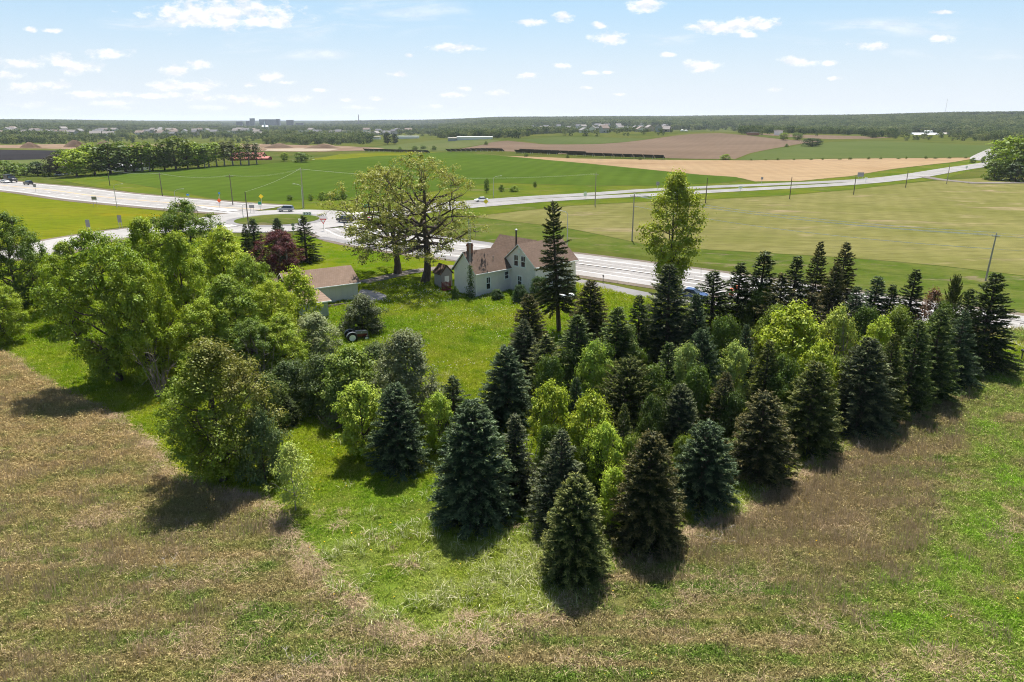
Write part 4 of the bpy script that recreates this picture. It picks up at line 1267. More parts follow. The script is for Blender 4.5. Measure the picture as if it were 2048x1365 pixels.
wood = 'leafy trees massed left of the garage'
LIST = [
    ('maple_tree', 'maple', 447, 682, 962, 208, (0.15, 0.20, 0.02), 'round maple with green left side and brownish crown in the left foreground', None),
    ('young_tree', 'shrub_a', 532, 828, 962, 92, (0.10, 0.135, 0.05), 'grey-green bushy tree against the right side of the round maple', None),
    ('sapling_tree', 'sapling', 592, 890, 1024, 82, (0.22, 0.26, 0.06), 'thin airy sapling with pale leaves standing alone on the lawn', None),
    ('young_tree', 'lime_a', 730, 768, 915, 96, (0.20, 0.25, 0.03), 'small lime-green tree with visible trunk left of the lone blue spruce', None),
    ('shrub', 'shrub_b', 590, 726, 815, 88, (0.085, 0.115, 0.04), 'dark grey-green shrub behind the round maple', 'shrub'),
    ('shrub', 'shrub_a', 548, 752, 850, 76, (0.09, 0.12, 0.03), 'dark shrub pressed against the maple crown on its right', 'shrub'),
    ('shrub', 'shrub_a', 648, 716, 825, 92, (0.10, 0.13, 0.045), 'dusky shrub in the middle of the thicket below the tractor', 'shrub'),
    ('shrub', 'lime_b', 705, 698, 835, 104, (0.15, 0.20, 0.035), 'lighter green bushy tree in the thicket below the tractor', 'shrub'),
    ('shrub', 'shrub_b', 758, 690, 790, 84, (0.11, 0.14, 0.05), 'grey-green shrub behind the blossoming one', 'shrub'),
    ('shrub', 'willow', 818, 668, 855, 128, (0.15, 0.165, 0.08), 'tall shrub speckled with white blossom at the lawn edge', 'shrub'),
    ('shrub', 'shrub_a', 690, 760, 850, 80, (0.12, 0.17, 0.04), 'green shrub at the near foot of the thicket', 'shrub'),
    ('willow_shrub', 'willow', 638, 630, 738, 96, (0.20, 0.225, 0.10), 'pale silvery willow bush left of the tractor', 'shrub'),
    ('lilac_shrub', 'shrub_a', 726, 596, 668, 80, (0.085, 0.10, 0.045), 'dark lilac bush behind the tractor', 'shrub'),
    ('sapling_tree', 'lime_a', 880, 788, 905, 58, (0.20, 0.26, 0.03), 'bright green young tree between the lone blue and broad spruces', None),
    ('broadleaf_tree', 'broad_a', 240, 464, 764, 196, G2, 'big broad tree with dark underside and long shadow left of the wood', wood),
    ('broadleaf_tree', 'broad_b', 148, 486, 650, 96, G1, 'medium tree left of the big broad one, trunk at the strip of grass', wood),
    ('broadleaf_tree', 'broad_a', 42, 428, 632, 132, G3, 'tall dark tree at the left picture edge in front of the road', wood),
    ('broadleaf_tree', 'broad_c', 8, 566, 690, 92, G1, 'rounded tree cut off by the left picture edge', wood),
    ('broadleaf_tree', 'lime_a', 108, 512, 622, 62, G4, 'small light tree between the two at the far left', wood),
    ('broadleaf_tree', 'broad_a', 394, 404, 640, 150, G3, 'tallest spiky dark green tree reaching up against the road', wood),
    ('broadleaf_tree', 'broad_b', 318, 436, 660, 124, G1, 'yellow-green tree left of the tallest spiky one', wood),
    ('broadleaf_tree', 'broad_b', 462, 458, 670, 140, G4, 'bright yellow-green tree right of the tallest spiky one', wood),
    ('broadleaf_tree', 'broad_c', 516, 514, 690, 104, G2, 'mid-green tree at the right of the wood below the purple tree', wood),
    ('broadleaf_tree', 'broad_b', 384, 468, 730, 130, G1, 'tree with a dark leaning trunk in the middle of the wood', wood),
    ('broadleaf_tree', 'broad_c', 306, 524, 770, 126, G1, 'dense tree right of the big broad one at the near side of the wood', wood),
    ('broadleaf_tree', 'broad_b', 470, 552, 745, 146, G2, 'wide green tree in the near middle of the wood', wood),
    ('broadleaf_tree', 'broad_c', 552, 562, 722, 108, G4, 'light green tree hiding the left end of the garage', wood),
    ('broadleaf_tree', 'lime_b', 600, 542, 690, 76, G4, 'small tree in front of the garage wall', wood),
    ('broadleaf_tree', 'broad_c', 420, 600, 765, 126, G1, 'low green tree above the round maple', wood),
    ('broadleaf_tree', 'broad_b', 570, 628, 762, 104, G1, 'yellow-green tree beside the silvery willow bush', wood),
    ('broadleaf_tree', 'broad_c', 512, 640, 770, 108, G3, 'dim green tree behind the maple top with bare twigs', wood),
    ('young_tree', 'lime_a', 1100, 768, 915, 74, LIME, 'yellow-green young tree left of the small squeezed blue spruce', None),
    ('young_tree', 'lime_b', 1176, 790, 955, 84, LIME, 'yellow-green young tree right of the small squeezed blue spruce', None),
    ('young_tree', 'lime_a', 1206, 850, 1012, 74, (0.21, 0.27, 0.03), 'bright green young tree behind the grey-blue spruce', None),
    ('young_tree', 'lime_a', 1222, 938, 1062, 58, (0.23, 0.29, 0.03), 'lowest lime-green sapling hugging the dark brown-tipped spruce', None),
    ('young_tree', 'lime_b', 1570, 616, 805, 124, LIME, 'largest lime-green maple in the right half of the stand', None),
    ('young_tree', 'lime_a', 1618, 690, 850, 74, LIME, 'lime-green tree in front of the largest lime maple, right side', None),
    ('young_tree', 'lime_a', 1655, 618, 785, 66, (0.22, 0.25, 0.05), 'thin pale lime tree beside the bare grey brush', None),
    ('young_tree', 'lime_b', 1740, 640, 790, 66, (0.22, 0.27, 0.03), 'lime shrub right of the bare grey brush', None),
    ('young_tree', 'lime_a', 1464, 690, 830, 58, (0.20, 0.245, 0.06), 'pale leafy sapling beside the pale blue spruce', None),
    ('young_tree', 'lime_a', 1368, 690, 840, 60, (0.18, 0.22, 0.06), 'pale leafy shrub left of the pale blue spruce', None),
    ('young_tree', 'lime_b', 1186, 688, 830, 66, (0.16, 0.22, 0.03), 'green leafy tree behind the yellow-green young trees', None),
    ('tall_tree', 'tall', 1335, 347, 645, 112, (0.19, 0.215, 0.02), 'tall leafy tree with open crown rising above the spruces and road', None),
    ('oak_tree', 'oak_a', 850, 306, 566, 224, (0.185, 0.185, 0.046), 'tall oak with thick dark limbs left of the white house', None),
    ('oak_tree', 'oak_b', 796, 338, 548, 214, (0.195, 0.195, 0.05), 'spreading oak with low left branches behind the garage', None),
    ('purple_tree', 'broad_c', 562, 462, 560, 90, (0.075, 0.022, 0.024), 'round tree with dark purple-red leaves beside the yard pole', None),
    ('red_sapling', 'sapling', 1848, 580, 705, 56, (0.11, 0.055, 0.03), 'thin sapling with sparse reddish leaves by the road', None),
    ('shrub', 'shrub_b', 1080, 556, 603, 44, (0.05, 0.085, 0.02), 'dark shrub under the gable windows of the white house', 'shrub'),
    ('shrub', 'shrub_a', 1040, 572, 606, 32, (0.045, 0.08, 0.022), 'dark low shrub at the inner corner of the white house', 'shrub'),
    ('shrub', 'shrub_b', 1134, 568, 595, 40, (0.06, 0.10, 0.025), 'green shrub at the right wall of the white house', 'shrub'),
    ('shrub', 'shrub_a', 911, 574, 600, 14, (0.09, 0.14, 0.03), 'leafy shrub at the left gable end of the white house', 'shrub'),
    ('shrub', 'shrub_b', 995, 580, 600, 26, (0.05, 0.085, 0.022), 'weedy shrub under the tall narrow window', 'shrub'),
]
for name, var, u, vt, vb, w, c, lab, grp in LIST:
    cat = 'shrub' if grp == 'shrub' else 'tree'
    if isinstance(c, tuple) and c not in (G1, G2, G3, G4, LIME):
        c = tuple(x * (1.25 if cat == 'shrub' else 1.3 if var == 'maple' else 1.6) for x in c)
    plant(name, var, u, vt, vb, w, c, lab, cat, grp if grp not in (None, 'shrub') else ('shrubs about the yard' if grp else None), rot=(0.0 if var in ('maple', 'oak_b') else None))

for (u, vt, vb, w, var) in [(1100, 720, 850, 70, 'shrub_a'), (1200, 690, 800, 80, 'shrub_b'), (1300, 740, 860, 80, 'shrub_a'), (1385, 740, 870, 80, 'shrub_b'), (1300, 800, 930, 70, 'shrub_a'), (1455, 790, 900, 70, 'shrub_b'),
                            (1555, 720, 850, 80, 'shrub_a'), (1660, 720, 840, 80, 'shrub_b'), (1250, 660, 770, 70, 'shrub_a'), (1440, 640, 760, 80, 'shrub_b'), (1540, 620, 740, 80, 'shrub_a'), (1720, 620, 730, 70, 'shrub_b'), (1780, 620, 720, 80, 'shrub_a'),
                            (1840, 650, 740, 80, 'shrub_b'), (1100, 860, 980, 70, 'shrub_a'), (1180, 900, 1010, 70, 'shrub_b'), (1260, 880, 1000, 70, 'shrub_a'), (1360, 880, 985, 60, 'shrub_b'), (1480, 870, 930, 60, 'shrub_a'), (1140, 700, 800, 70, 'shrub_b'),
                            (1640, 780, 870, 60, 'shrub_a'), (1510, 580, 700, 70, 'shrub_b'), (1600, 640, 760, 70, 'shrub_b'), (1870, 610, 715, 60, 'shrub_a')]:
    plant('understory_shrub', var, u, vt, vb, w, R_.choice([(0.10, 0.15, 0.025), (0.16, 0.21, 0.03), (0.075, 0.11, 0.025)]), 'leafy undergrowth filling a gap between the spruces', 'shrub', 'undergrowth between the spruces')

DEADM = [dead_tree(51, 4.5, 2.6), dead_tree(52, 4.0, 1.6, 20, 9)]
DEADW = plain('dead_wood', (0.20, 0.165, 0.15), 0.95, var=0.3)
for m_ in DEADM:
    m_.materials.append(DEADW)


def dead(u, vt, vb, w, k, lab):
    p = gp(u, vb)
    o = link('dead_brush', DEADM[k])
    o.location = p
    o.rotation_euler = (0, 0, R_.uniform(0, 6))
    h = top_z(p, vt) - p.z
    s = w / 2 * m_per_px(p) / (2.4 if k == 0 else 1.6)
    o.scale = (s, s, h / (4.4 if k == 0 else 4.0))
    tag(o, lab, 'dead brush')


dead(322, 672, 800, 60, 0, 'tangle of bare grey branches hanging at the edge of the leafy wood')
dead(524, 656, 786, 66, 0, 'pale forked dead branches sticking out above the round maple')
dead(1688, 628, 790, 84, 1, 'bare grey brush between the lime-green trees on the right')
dead(1058, 842, 995, 40, 1, 'reddish bare brush beside the half-dead spruce')
dead(665, 812, 862, 50, 1, 'low dead twigs at the foot of the thicket')


# ------------------------------------------------------------------ buildings
def siding_mat(name, col, pitch=0.16, horiz=True, amt=0.35):
    m, t, out = new_mat(name)
    tc = t.n('ShaderNodeTexCoord').outputs['Object']
    s = t.n('ShaderNodeSeparateXYZ')
    t.l(tc, s.inputs[0])
    ax_ = s.outputs[2] if horiz else t.m('ADD', s.outputs[0], s.outputs[1])
    fr = t.m('FRACT', t.m('DIVIDE', ax_, pitch))
    gr = t.mr(fr, 0.0, 0.14, 1.0, 0.0)
    n = t.noise(tc, 0.8, 5, 0.65)
    streak = t.noise(t.scale(tc, (4, 4, 0.3)), 1.0, 4)
    c = t.mix(t.ss(n, 0.3, 0.7), tuple(x * 0.92 for x in col), col)
    c = t.mix(t.mr(streak, 0.5, 0.8, 0, 0.25), c, tuple(x * 0.72 for x in col))
    b = t.n('ShaderNodeBsdfPrincipled', i_Roughness=0.6)
    b.inputs['Specular IOR Level'].default_value = 0.25
    t.l(c, b.inputs['Base Color'])
    bp = t.n('ShaderNodeBump', i_Strength=0.7, i_Distance=0.03)
    t.l(t.m('SUBTRACT', fr, gr), bp.inputs['Height'])
    t.l(bp.outputs[0], b.inputs['Normal'])
    t.l(b.outputs[0], out.inputs[0])
    return m


def shingle_mat(name, c1, c2):
    m, t, out = new_mat(name)
    tc = t.n('ShaderNodeTexCoord').outputs['Object']
    br = t.n('ShaderNodeTexBrick', i_Scale=1.0)
    br.inputs['Color1'].default_value = (*c1, 1)
    br.inputs['Color2'].default_value = (*c2, 1)
    br.inputs['Mortar'].default_value = tuple(x * 0.55 for x in c1) + (1,)
    br.inputs['Brick Width'].default_value = 0.33
    br.inputs['Row Height'].default_value = 0.14
    br.inputs['Mortar Size'].default_value = 0.012
    cb = t.n('ShaderNodeCombineXYZ')
    s = t.n('ShaderNodeSeparateXYZ')
    t.l(tc, s.inputs[0])
    t.l(t.m('ADD', s.outputs[0], t.m('MULTIPLY', s.outputs[1], 0.37)), cb.inputs[0])
    t.l(t.m('MULTIPLY', s.outputs[2], 1.35), cb.inputs[1])
    t.l(cb.outputs[0], br.inputs['Vector'])
    c = t.mix(t.mr(t.noise(tc, 0.7, 5, 0.6), 0.35, 0.7, 0, 0.5), br.outputs['Color'], tuple(x * 0.7 for x in c1))
    b = t.n('ShaderNodeBsdfPrincipled', i_Roughness=0.9)
    b.inputs['Specular IOR Level'].default_value = 0.15
    t.l(c, b.inputs['Base Color'])
    t.l(b.outputs[0], out.inputs[0])
    return m


WALLW = siding_mat('white_siding', (0.90, 0.82, 0.79))
TRIMW = plain('white_trim', (0.82, 0.82, 0.80), 0.5, var=0.05)
SHIN = shingle_mat('brown_shingle', (0.145, 0.098, 0.072), (0.185, 0.128, 0.098))
SHIN2 = shingle_mat('tan_shingle', (0.20, 0.138, 0.10), (0.235, 0.165, 0.125))
GARW = siding_mat('garage_panel', (0.56, 0.54, 0.47), 0.9, False)
BRICK = plain('chimney_brick', (0.25, 0.105, 0.065), 0.9, var=0.35, nscale=14)
DARKM = plain('dark_metal', (0.05, 0.05, 0.055), 0.5, 0.6)
GALV = plain('galvanised_steel', (0.36, 0.37, 0.38), 0.45, 0.5, var=0.12)
WHITEM = plain('white_enamel', (0.80, 0.81, 0.82), 0.35, 0, var=0.04, spec=0.5)
REDW = plain('red_painted_wood', (0.17, 0.025, 0.022), 0.7, var=0.3)
m_, t, out = new_mat('window_glass')
b_ = t.n('ShaderNodeBsdfPrincipled', i_Roughness=0.06)
b_.inputs['Base Color'].default_value = (0.02, 0.024, 0.03, 1)
b_.inputs['Specular IOR Level'].default_value = 0.8
t.l(b_.outputs[0], out.inputs[0])
GLASS = m_


def gable(parent, x0, x1, y0, y1, h, hr, along, wall_mat, roof_mat, ov=0.35, wall_name='wall', roof_name='roof', th=0.14, back=None, fascia=True):
    """walls with pentagonal gables + two roof slabs; along = ridge direction 'x' or 'y'"""
    if along == 'x':
        prof = [(y0, -0.3), (y1, -0.3), (y1, h), ((y0 + y1) / 2, hr), (y0, h)]
        a0, a1, c0, c1 = x0, x1, y0, y1
    else:
        prof = [(x0, -0.3), (x1, -0.3), (x1, h), ((x0 + x1) / 2, hr), (x0, h)]
        a0, a1, c0, c1 = y0, y1, x0, x1
    w = MB().prism(prof, along, a0, a1).build(wall_name, wall_mat, parent)
    cm = (c0 + c1) / 2
    sl = (hr - h) / (cm - c0)
    nz = 1 / math.hypot(1, sl)
    roofs = []
    r = MB()
    e0, e1 = a0 - ov, (a1 + ov if back is None else back)
    zo = h - ov * sl
    up = th / nz
    pr_ = [(c0 - ov, zo), (cm, hr + 0.01), (c1 + ov, zo), (c1 + ov, zo + up), (cm, hr + 0.01 + up), (c0 - ov, zo + up)]
    pr_ = [(a, b + 0.02) for a, b in pr_]
    r.prism(pr_, along, e0, e1)
    ro = r.build(roof_name, roof_mat, parent)
    if fascia:
        for e, d in ((c0 - ov, -1), (c1 + ov, 1)):
            f = MB()
            lo, hi = (e - 0.02, e + 0.0) if d < 0 else (e, e + 0.02)
            lo, hi = (e - 0.10, e - 0.003) if d < 0 else (e + 0.003, e + 0.10)
            z_ = zo + up * 0.5
            if along == 'x':
                f.box(e0 + 0.05, e1 - 0.05, lo, hi, z_ - 0.07, z_ + 0.07)
            else:
                f.box(lo, hi, e0 + 0.05, e1 - 0.05, z_ - 0.07, z_ + 0.07)
            f.build('gutter', TRIMW, ro)
        f = MB()
        for s0, s1 in (((c0 - ov, zo), (cm, hr)), ((cm, hr), (c1 + ov, zo))):
            pass
        rk = [(c0 - ov + 0.01, zo + 0.0), (cm, hr + 0.0), (c1 + ov - 0.01, zo + 0.0), (c1 + ov - 0.01, zo + up * 0.9), (cm, hr + up * 0.9), (c0 - ov + 0.01, zo + up * 0.9)]
        f.prism([(a, b + 0.015) for a, b in rk], along, e0 - 0.03, e0 - 0.004)
        f.build('rake_board', TRIMW, ro)
    return w, ro


def window(parent, face, a, z, w, h, d, muntin=True):
    """sash window on a wall plane: face 'y' = plane y=d facing -y, 'x' = plane x=d facing -x"""
    def bx(mb, a0, a1, d0, d1, z0, z1):
        return mb.box(a0, a1, d0, d1, z0, z1) if face == 'y' else mb.box(d0, d1, a0, a1, z0, z1)
    e = MB()
    bx(e, a - w / 2, a + w / 2, d - 0.02, d + 0.02, z, z + h)
    win = e.build('window', GLASS, parent)
    fr = MB()
    t_ = 0.13
    for q in ((a - w / 2 - t_, a - w / 2, z - t_, z + h + t_), (a + w / 2, a + w / 2 + t_, z - t_, z + h + t_)):
        bx(fr, q[0], q[1], d - 0.06, d + 0.01, q[2], q[3])
    bx(fr, a - w / 2, a + w / 2, d - 0.06, d + 0.01, z + h, z + h + t_)
    bx(fr, a - w / 2, a + w / 2, d - 0.055, d - 0.022, z + h * 0.5 - 0.04, z + h * 0.5 + 0.04)
    if muntin:
        bx(fr, a - 0.03, a + 0.03, d - 0.05, d - 0.022, z + h * 0.5 + 0.04, z + h)
    fr.build('frame', TRIMW, win)
    s = MB()
    bx(s, a - w / 2 - t_ - 0.05, a + w / 2 + t_ + 0.05, d - 0.12, d + 0.01, z - t_ - 0.05, z - t_)
    bx(s, a - w / 2, a + w / 2, d - 0.058, d + 0.01, z - t_, z)
    s.build('sill', TRIMW, win)
    return win


HA = rad(43)
house = empty('farm_house', (-5.59, 106.79, 0), HA)
tag(house, 'white clapboard farmhouse with brown shingle roofs and a brick chimney', 'house')
gable(house, 0, 7.35, 0, 5.2, 3.85, 6.55, 'x', WALLW, SHIN, back=8.0)
gable(house, 7.3, 16.5, -5.6, 1.55, 4.65, 7.55, 'x', WALLW, SHIN)
gable(house, 9.0, 14.6, -1.0, 7.2, 4.65, 7.50, 'y', WALLW, SHIN, fascia=False)
window(house, 'y', 2.55, 0.95, 0.72, 1.8, 0)
window(house, 'y', 6.45, 2.05, 0.72, 1.1, 0, False)
for yw in (-1.35, -2.95):
    window(house, 'x', yw, 4.2, 0.85, 1.65, 7.3)
window(house, 'x', -2.2, 1.1, 0.8, 1.5, 7.3)
for xw in (9.3, 12.2, 15.0):
    window(house, 'y', xw, 1.1, 0.8, 1.5, -5.6)
ch = MB().box(0.75, 1.45, 2.25, 2.95, 5.8, 7.95)
ch.box(0.68, 1.52, 2.18, 3.02, 7.55, 7.75)
cho = ch.build('chimney', BRICK, house)
MB().lathe([(0.30, 0), (0.36, 0.08), (0.36, 0.14), (0.1, 0.2)], 10, 'z', (1.1, 2.6, 7.953)).build('chimney_cap', GALV, cho)
sp = MB().tube([(11.0, 2.6, 6.5), (11.0, 2.6, 8.9)], 0.13, 10).build('stove_pipe', DARKM, house)
MB().lathe([(0.16, 0), (0.24, 0.08), (0.24, 0.2), (0.05, 0.34)], 10, 'z', (11.0, 2.6, 8.9)).build('pipe_cap', GALV, sp)
vp = MB().tube([(4.6, 1.1, 4.9), (4.6, 1.1, 5.75)], 0.06, 8).build('roof_vent', GALV, house)
MB().lathe([(0.32, 0), (0.32, 0.02)], 8, 'x', (7.22, -2.05, 6.55)).build('gable_vent', TRIMW, house)
ds = MB().tube([(16.7, -5.85, 4.35), (16.55, -5.68, 4.0), (16.55, -5.68, 0.1)], 0.05, 6).build('downspout', TRIMW, house)
MB().box(-0.15, 7.2, -0.12, 0.0, -0.2, 0.18).build('foundation', KERB, house)

# lattice antenna mast with a climbing vine, close to the gable end
mast_p = gp(941, 598)
mast = empty('antenna_mast', mast_p)
tag(mast, 'thin lattice antenna mast overgrown with vine at the house gable', 'mast')
Hm = 12.2
for k in range(3):
    a = k * 2.094
    MB().tube([(0.17 * math.cos(a), 0.17 * math.sin(a), 0), (0.15 * math.cos(a), 0.15 * math.sin(a), Hm)], 0.022, 5).build('leg', GALV, mast)
lt = MB()
for i in range(34):
    for k in range(3):
        a, b = k * 2.094, (k + 1) * 2.094
        z0, z1 = i * Hm / 34, (i + 1) * Hm / 34
        lt.tube([(0.16 * math.cos(a), 0.16 * math.sin(a), z0), (0.16 * math.cos(b), 0.16 * math.sin(b), z1)], 0.01, 3, False)
lt.build('lattice', GALV, mast)
g = np.random.default_rng(5)
n_ = 900
zc = g.uniform(0.1, 1, n_)**1.3 * 5.2
C = np.stack([g.normal(0, 0.22 + 0.12 * (zc < 2), n_), g.normal(0, 0.22 + 0.12 * (zc < 2), n_), zc], -1)
Vv, Qv = rhombi(C, unit(g.normal(size=(n_, 3)) + [0, -0.4, 0.5]), np.full(n_, 0.2), np.full(n_, 0.13), g)
vm = np_mesh('vine', Vv, [Qv], {'rnd': np.repeat(g.uniform(size=n_), 4)})
vo = link('vine', vm, LEAF, mast)
vo.color = (0.09, 0.13, 0.03, 1)

# garage
gp0 = gp(717, 599)
gar = empty('garage', gp0, rad(34))
tag(gar, 'grey-green metal garage with a tan shingle roof beside the oaks', 'garage')
# local x runs from the right end back along the long wall (negative x)
gable(gar, -10.2, 0, 0, 6.6, 2.75, 4.55, 'x', GARW, SHIN2, ov=0.4)
window(gar, 'y', -8.2, 1.15, 1.5, 0.85, 0, True)
MB().box(0.004, 0.06, 1.6, 5.0, 0.02, 2.25).build('garage_door', TRIMW, gar)
ld = empty('lumber_stack', gp(672, 613), rad(30))
tag(ld, 'dark boards stacked along the garage wall', 'lumber')
for i in range(5):
    MB().box(-3.0 + 0.2 * i, 2.4 - 0.15 * i, -0.3 + 0.13 * i, -0.19 + 0.13 * i, 0.12 + 0.1 * (i % 2), 0.2 + 0.1 * (i % 2)).build('board', plain('weathered_board', (0.10, 0.085, 0.075), 0.9, var=0.4), ld)
MB().box(-2.6, -2.4, -0.4, 0.5, 0, 0.117).build('support_block', DEADW, ld)
MB().box(1.6, 1.8, -0.4, 0.5, 0, 0.117).build('support_block', DEADW, ld)

# lean-to shed in front of the garage
sh = empty('lean_to_shed', gp(658, 634), rad(34))
tag(sh, 'low grey shed with a flat tan roof half hidden by leaves', 'shed')
MB().prism([(0, -0.2), (4.2, -0.2), (4.2, 2.7), (0, 2.2)], 'x', -7.0, 0).build('wall', siding_mat('shed_siding', (0.42, 0.45, 0.44), 0.3, False), sh)
MB().prism([(-0.4, 2.24), (4.6, 2.8), (4.6, 2.95), (-0.4, 2.39)], 'x', -7.4, 0.4).build('roof', SHIN2, sh)
MB().box(-7.38, 0.38, -0.5, -0.403, 2.2, 2.38).build('fascia', TRIMW, sh)
MB().box(0.004, 0.05, 1.0, 1.9, 0.0, 2.0).build('door', TRIMW, sh)
sh2 = empty('old_shed', gp(540, 610), rad(34))
tag(sh2, 'brown-roofed outbuilding glimpsed through the leafy trees', 'shed')
gable(sh2, -3, 3, -2, 2, 2.3, 3.8, 'x', GARW, SHIN2, fascia=False)
MB().box(-0.5, 0.5, -2.06, -2.004, 0, 1.95).build('door', DARKM, sh2)

# small garden shed by the house
ts = empty('garden_shed', gp(886, 573), rad(36))
tag(ts, 'tiny garden shed with dark brown roof between oak and house', 'shed')
gable(ts, -0.95, 1.15, -1.1, 1.1, 2.35, 3.5, 'y', siding_mat('weathered_siding', (0.34, 0.32, 0.31), 0.2, False), plain('old_brown_roof', (0.11, 0.065, 0.045), 0.9, var=0.4), ov=0.2, fascia=False)
MB().box(-0.3, 0.5, -1.15, -1.104, 0.05, 1.9).build('door', TRIMW, ts)

# red slatted bench-like frame at the corner of the house
rb_ = empty('red_slat_frame', gp(893, 583), rad(40))
tag(rb_, 'dark red slatted wooden frame beside the house gable', 'wooden frame')
for i in range(6):
    MB().box(-0.85, 0.85, -0.03, 0.03, 0.35 + 0.2 * i, 0.48 + 0.2 * i).build('slat', REDW, rb_)
for x_ in (-0.8, 0.0, 0.8):
    MB().box(x_ - 0.05, x_ + 0.05, 0.033, 0.12, 0, 1.65).build('post', REDW, rb_)
MB().box(-0.85, 0.85, -0.6, -0.035, 0.30, 0.345).build('seat', REDW, rb_)

# propane tank
pt_ = empty('propane_tank', gp(1130, 603), rad(20))
tag(pt_, 'white horizontal propane tank behind the tall pine', 'tank')
MB().lathe([(0.02, -1.5), (0.28, -1.44), (0.43, -1.28), (0.48, -1.05), (0.48, 1.05), (0.43, 1.28), (0.28, 1.44), (0.02, 1.5)], 20, 'x', (0, 0, 0.72)).build('body', WHITEM, pt_, True)
MB().lathe([(0.2, 0), (0.22, 0.1), (0.16, 0.24), (0.02, 0.28)], 12, 'z', (0, 0, 1.195)).build('dome', WHITEM, pt_, True)
for x_ in (-0.9, 0.9):
    MB().box(x_ - 0.06, x_ + 0.06, -0.3, 0.3, 0, 0.34).build('leg', GALV, pt_)


# ------------------------------------------------------------------ tractor
def wheel(parent, x, y, r, w, name='wheel', rim=None, hubr=0.62):
    """axis along y; tyre with lugs/rounding, rim disc, hub"""
    e = empty(name, (x, y, r))
    e.parent = parent
    MB().lathe([(r * hubr, -w / 2), (r * 0.93, -w / 2), (r, -w * 0.28), (r, w * 0.28), (r * 0.93, w / 2), (r * hubr, w / 2), (r * hubr, -w / 2)], 24, 'y', cap=False).build('tyre', plain('rubber', (0.02, 0.02, 0.021), 0.85), e)
    MB().lathe([(r * hubr, -w * 0.47), (r * 0.25, -w * 0.30), (r * 0.22, w * 0.30), (r * hubr, w * 0.47)], 18, 'y').build('rim', rim or GALV, e)
    MB().lathe([(r * 0.13, -w * 0.42), (r * 0.13, w * 0.42)], 10, 'y').build('hub', rim or GALV, e)
    return e


tr_ = empty('farm_tractor', gp(703, 683), rad(24))
tag(tr_, 'small vintage tractor with grey hood and red body parked on the lawn', 'tractor')
GREYP = plain('grey_tractor_paint', (0.15, 0.165, 0.19), 0.4, 0.1, var=0.08, spec=0.5)
REDP = plain('red_tractor_paint', (0.13, 0.016, 0.015), 0.45, 0.1, var=0.12, spec=0.5)
for s in (-1, 1):
    wheel(tr_, 0, s * 0.72, 0.64, 0.30, rim=plain('pale_rim', (0.80, 0.82, 0.84), 0.45, 0.0))
    wheel(tr_, 1.78, s * 0.60, 0.34, 0.16, rim=plain('pale_rim', (0.80, 0.82, 0.84), 0.45, 0.0))
    fd = [(math.cos(a) * 0.74, 0.64 + math.sin(a) * 0.74) for a in np.linspace(0.6, 2.9, 9)] + [(math.cos(a) * 0.70, 0.64 + math.sin(a) * 0.70) for a in np.linspace(2.9, 0.6, 9)]
    MB().prism(fd, 'y', s * 0.72 - 0.17 if s > 0 else -0.89, s * 0.72 + 0.17 if s > 0 else -0.55).build('fender', GREYP, tr_)
    MB().lathe([(0.03, 0), (0.09, 0.03), (0.09, 0.09)], 10, 'x', (1.2, s * 0.33, 1.05)).build('headlight', GALV, tr_)
MB().prism([(0.55, 0.92), (1.95, 0.86), (2.02, 1.10), (1.9, 1.22), (0.6, 1.30), (0.5, 1.2)], 'y', -0.24, 0.24).build('hood', GREYP, tr_)
MB().prism([(1.96, 0.55), (2.06, 0.6), (2.07, 1.08), (1.98, 1.16)], 'y', -0.21, 0.21).build('grille', GREYP, tr_)
MB().box(0.2, 1.93, -0.17, 0.17, 0.5, 0.9).build('engine', REDP, tr_)
MB().lathe([(0.16, -0.6), (0.16, 0.6)], 12, 'y', (0, 0, 0.64)).box(-0.3, 0.3, -0.24, 0.24, 0.45, 0.95).build('rear_axle', REDP, tr_)
MB().lathe([(0.045, -0.55), (0.045, 0.55)], 8, 'y', (1.78, 0, 0.42)).build('front_axle', REDP, tr_)
st_ = MB().prism([(-0.25, 1.12), (0.12, 1.08), (0.12, 1.13), (-0.22, 1.17), (-0.34, 1.38), (-0.38, 1.37)], 'y', -0.22, 0.22)
so_ = st_.build('seat', GREYP, tr_)
MB().tube([(-0.05, 0, 0.9), (-0.1, 0, 1.11)], 0.04, 6).build('seat_post', REDP, tr_)
MB().tube([(0.62, 0, 1.1), (0.36, 0, 1.42)], 0.025, 6).build('steering_column', DARKM, tr_)
sw_ = [(0.36 + 0.2 * math.cos(a) * 0.78, 0.2 * math.sin(a), 1.42 + 0.2 * math.cos(a) * 0.62) for a in np.linspace(0, 6.283, 17)]
MB().tube(sw_, 0.018, 5).build('steering_wheel', DARKM, tr_)
MB().tube([(1.1, 0.12, 1.2), (1.1, 0.12, 1.75)], 0.03, 6).build('exhaust_pipe', DARKM, tr_)


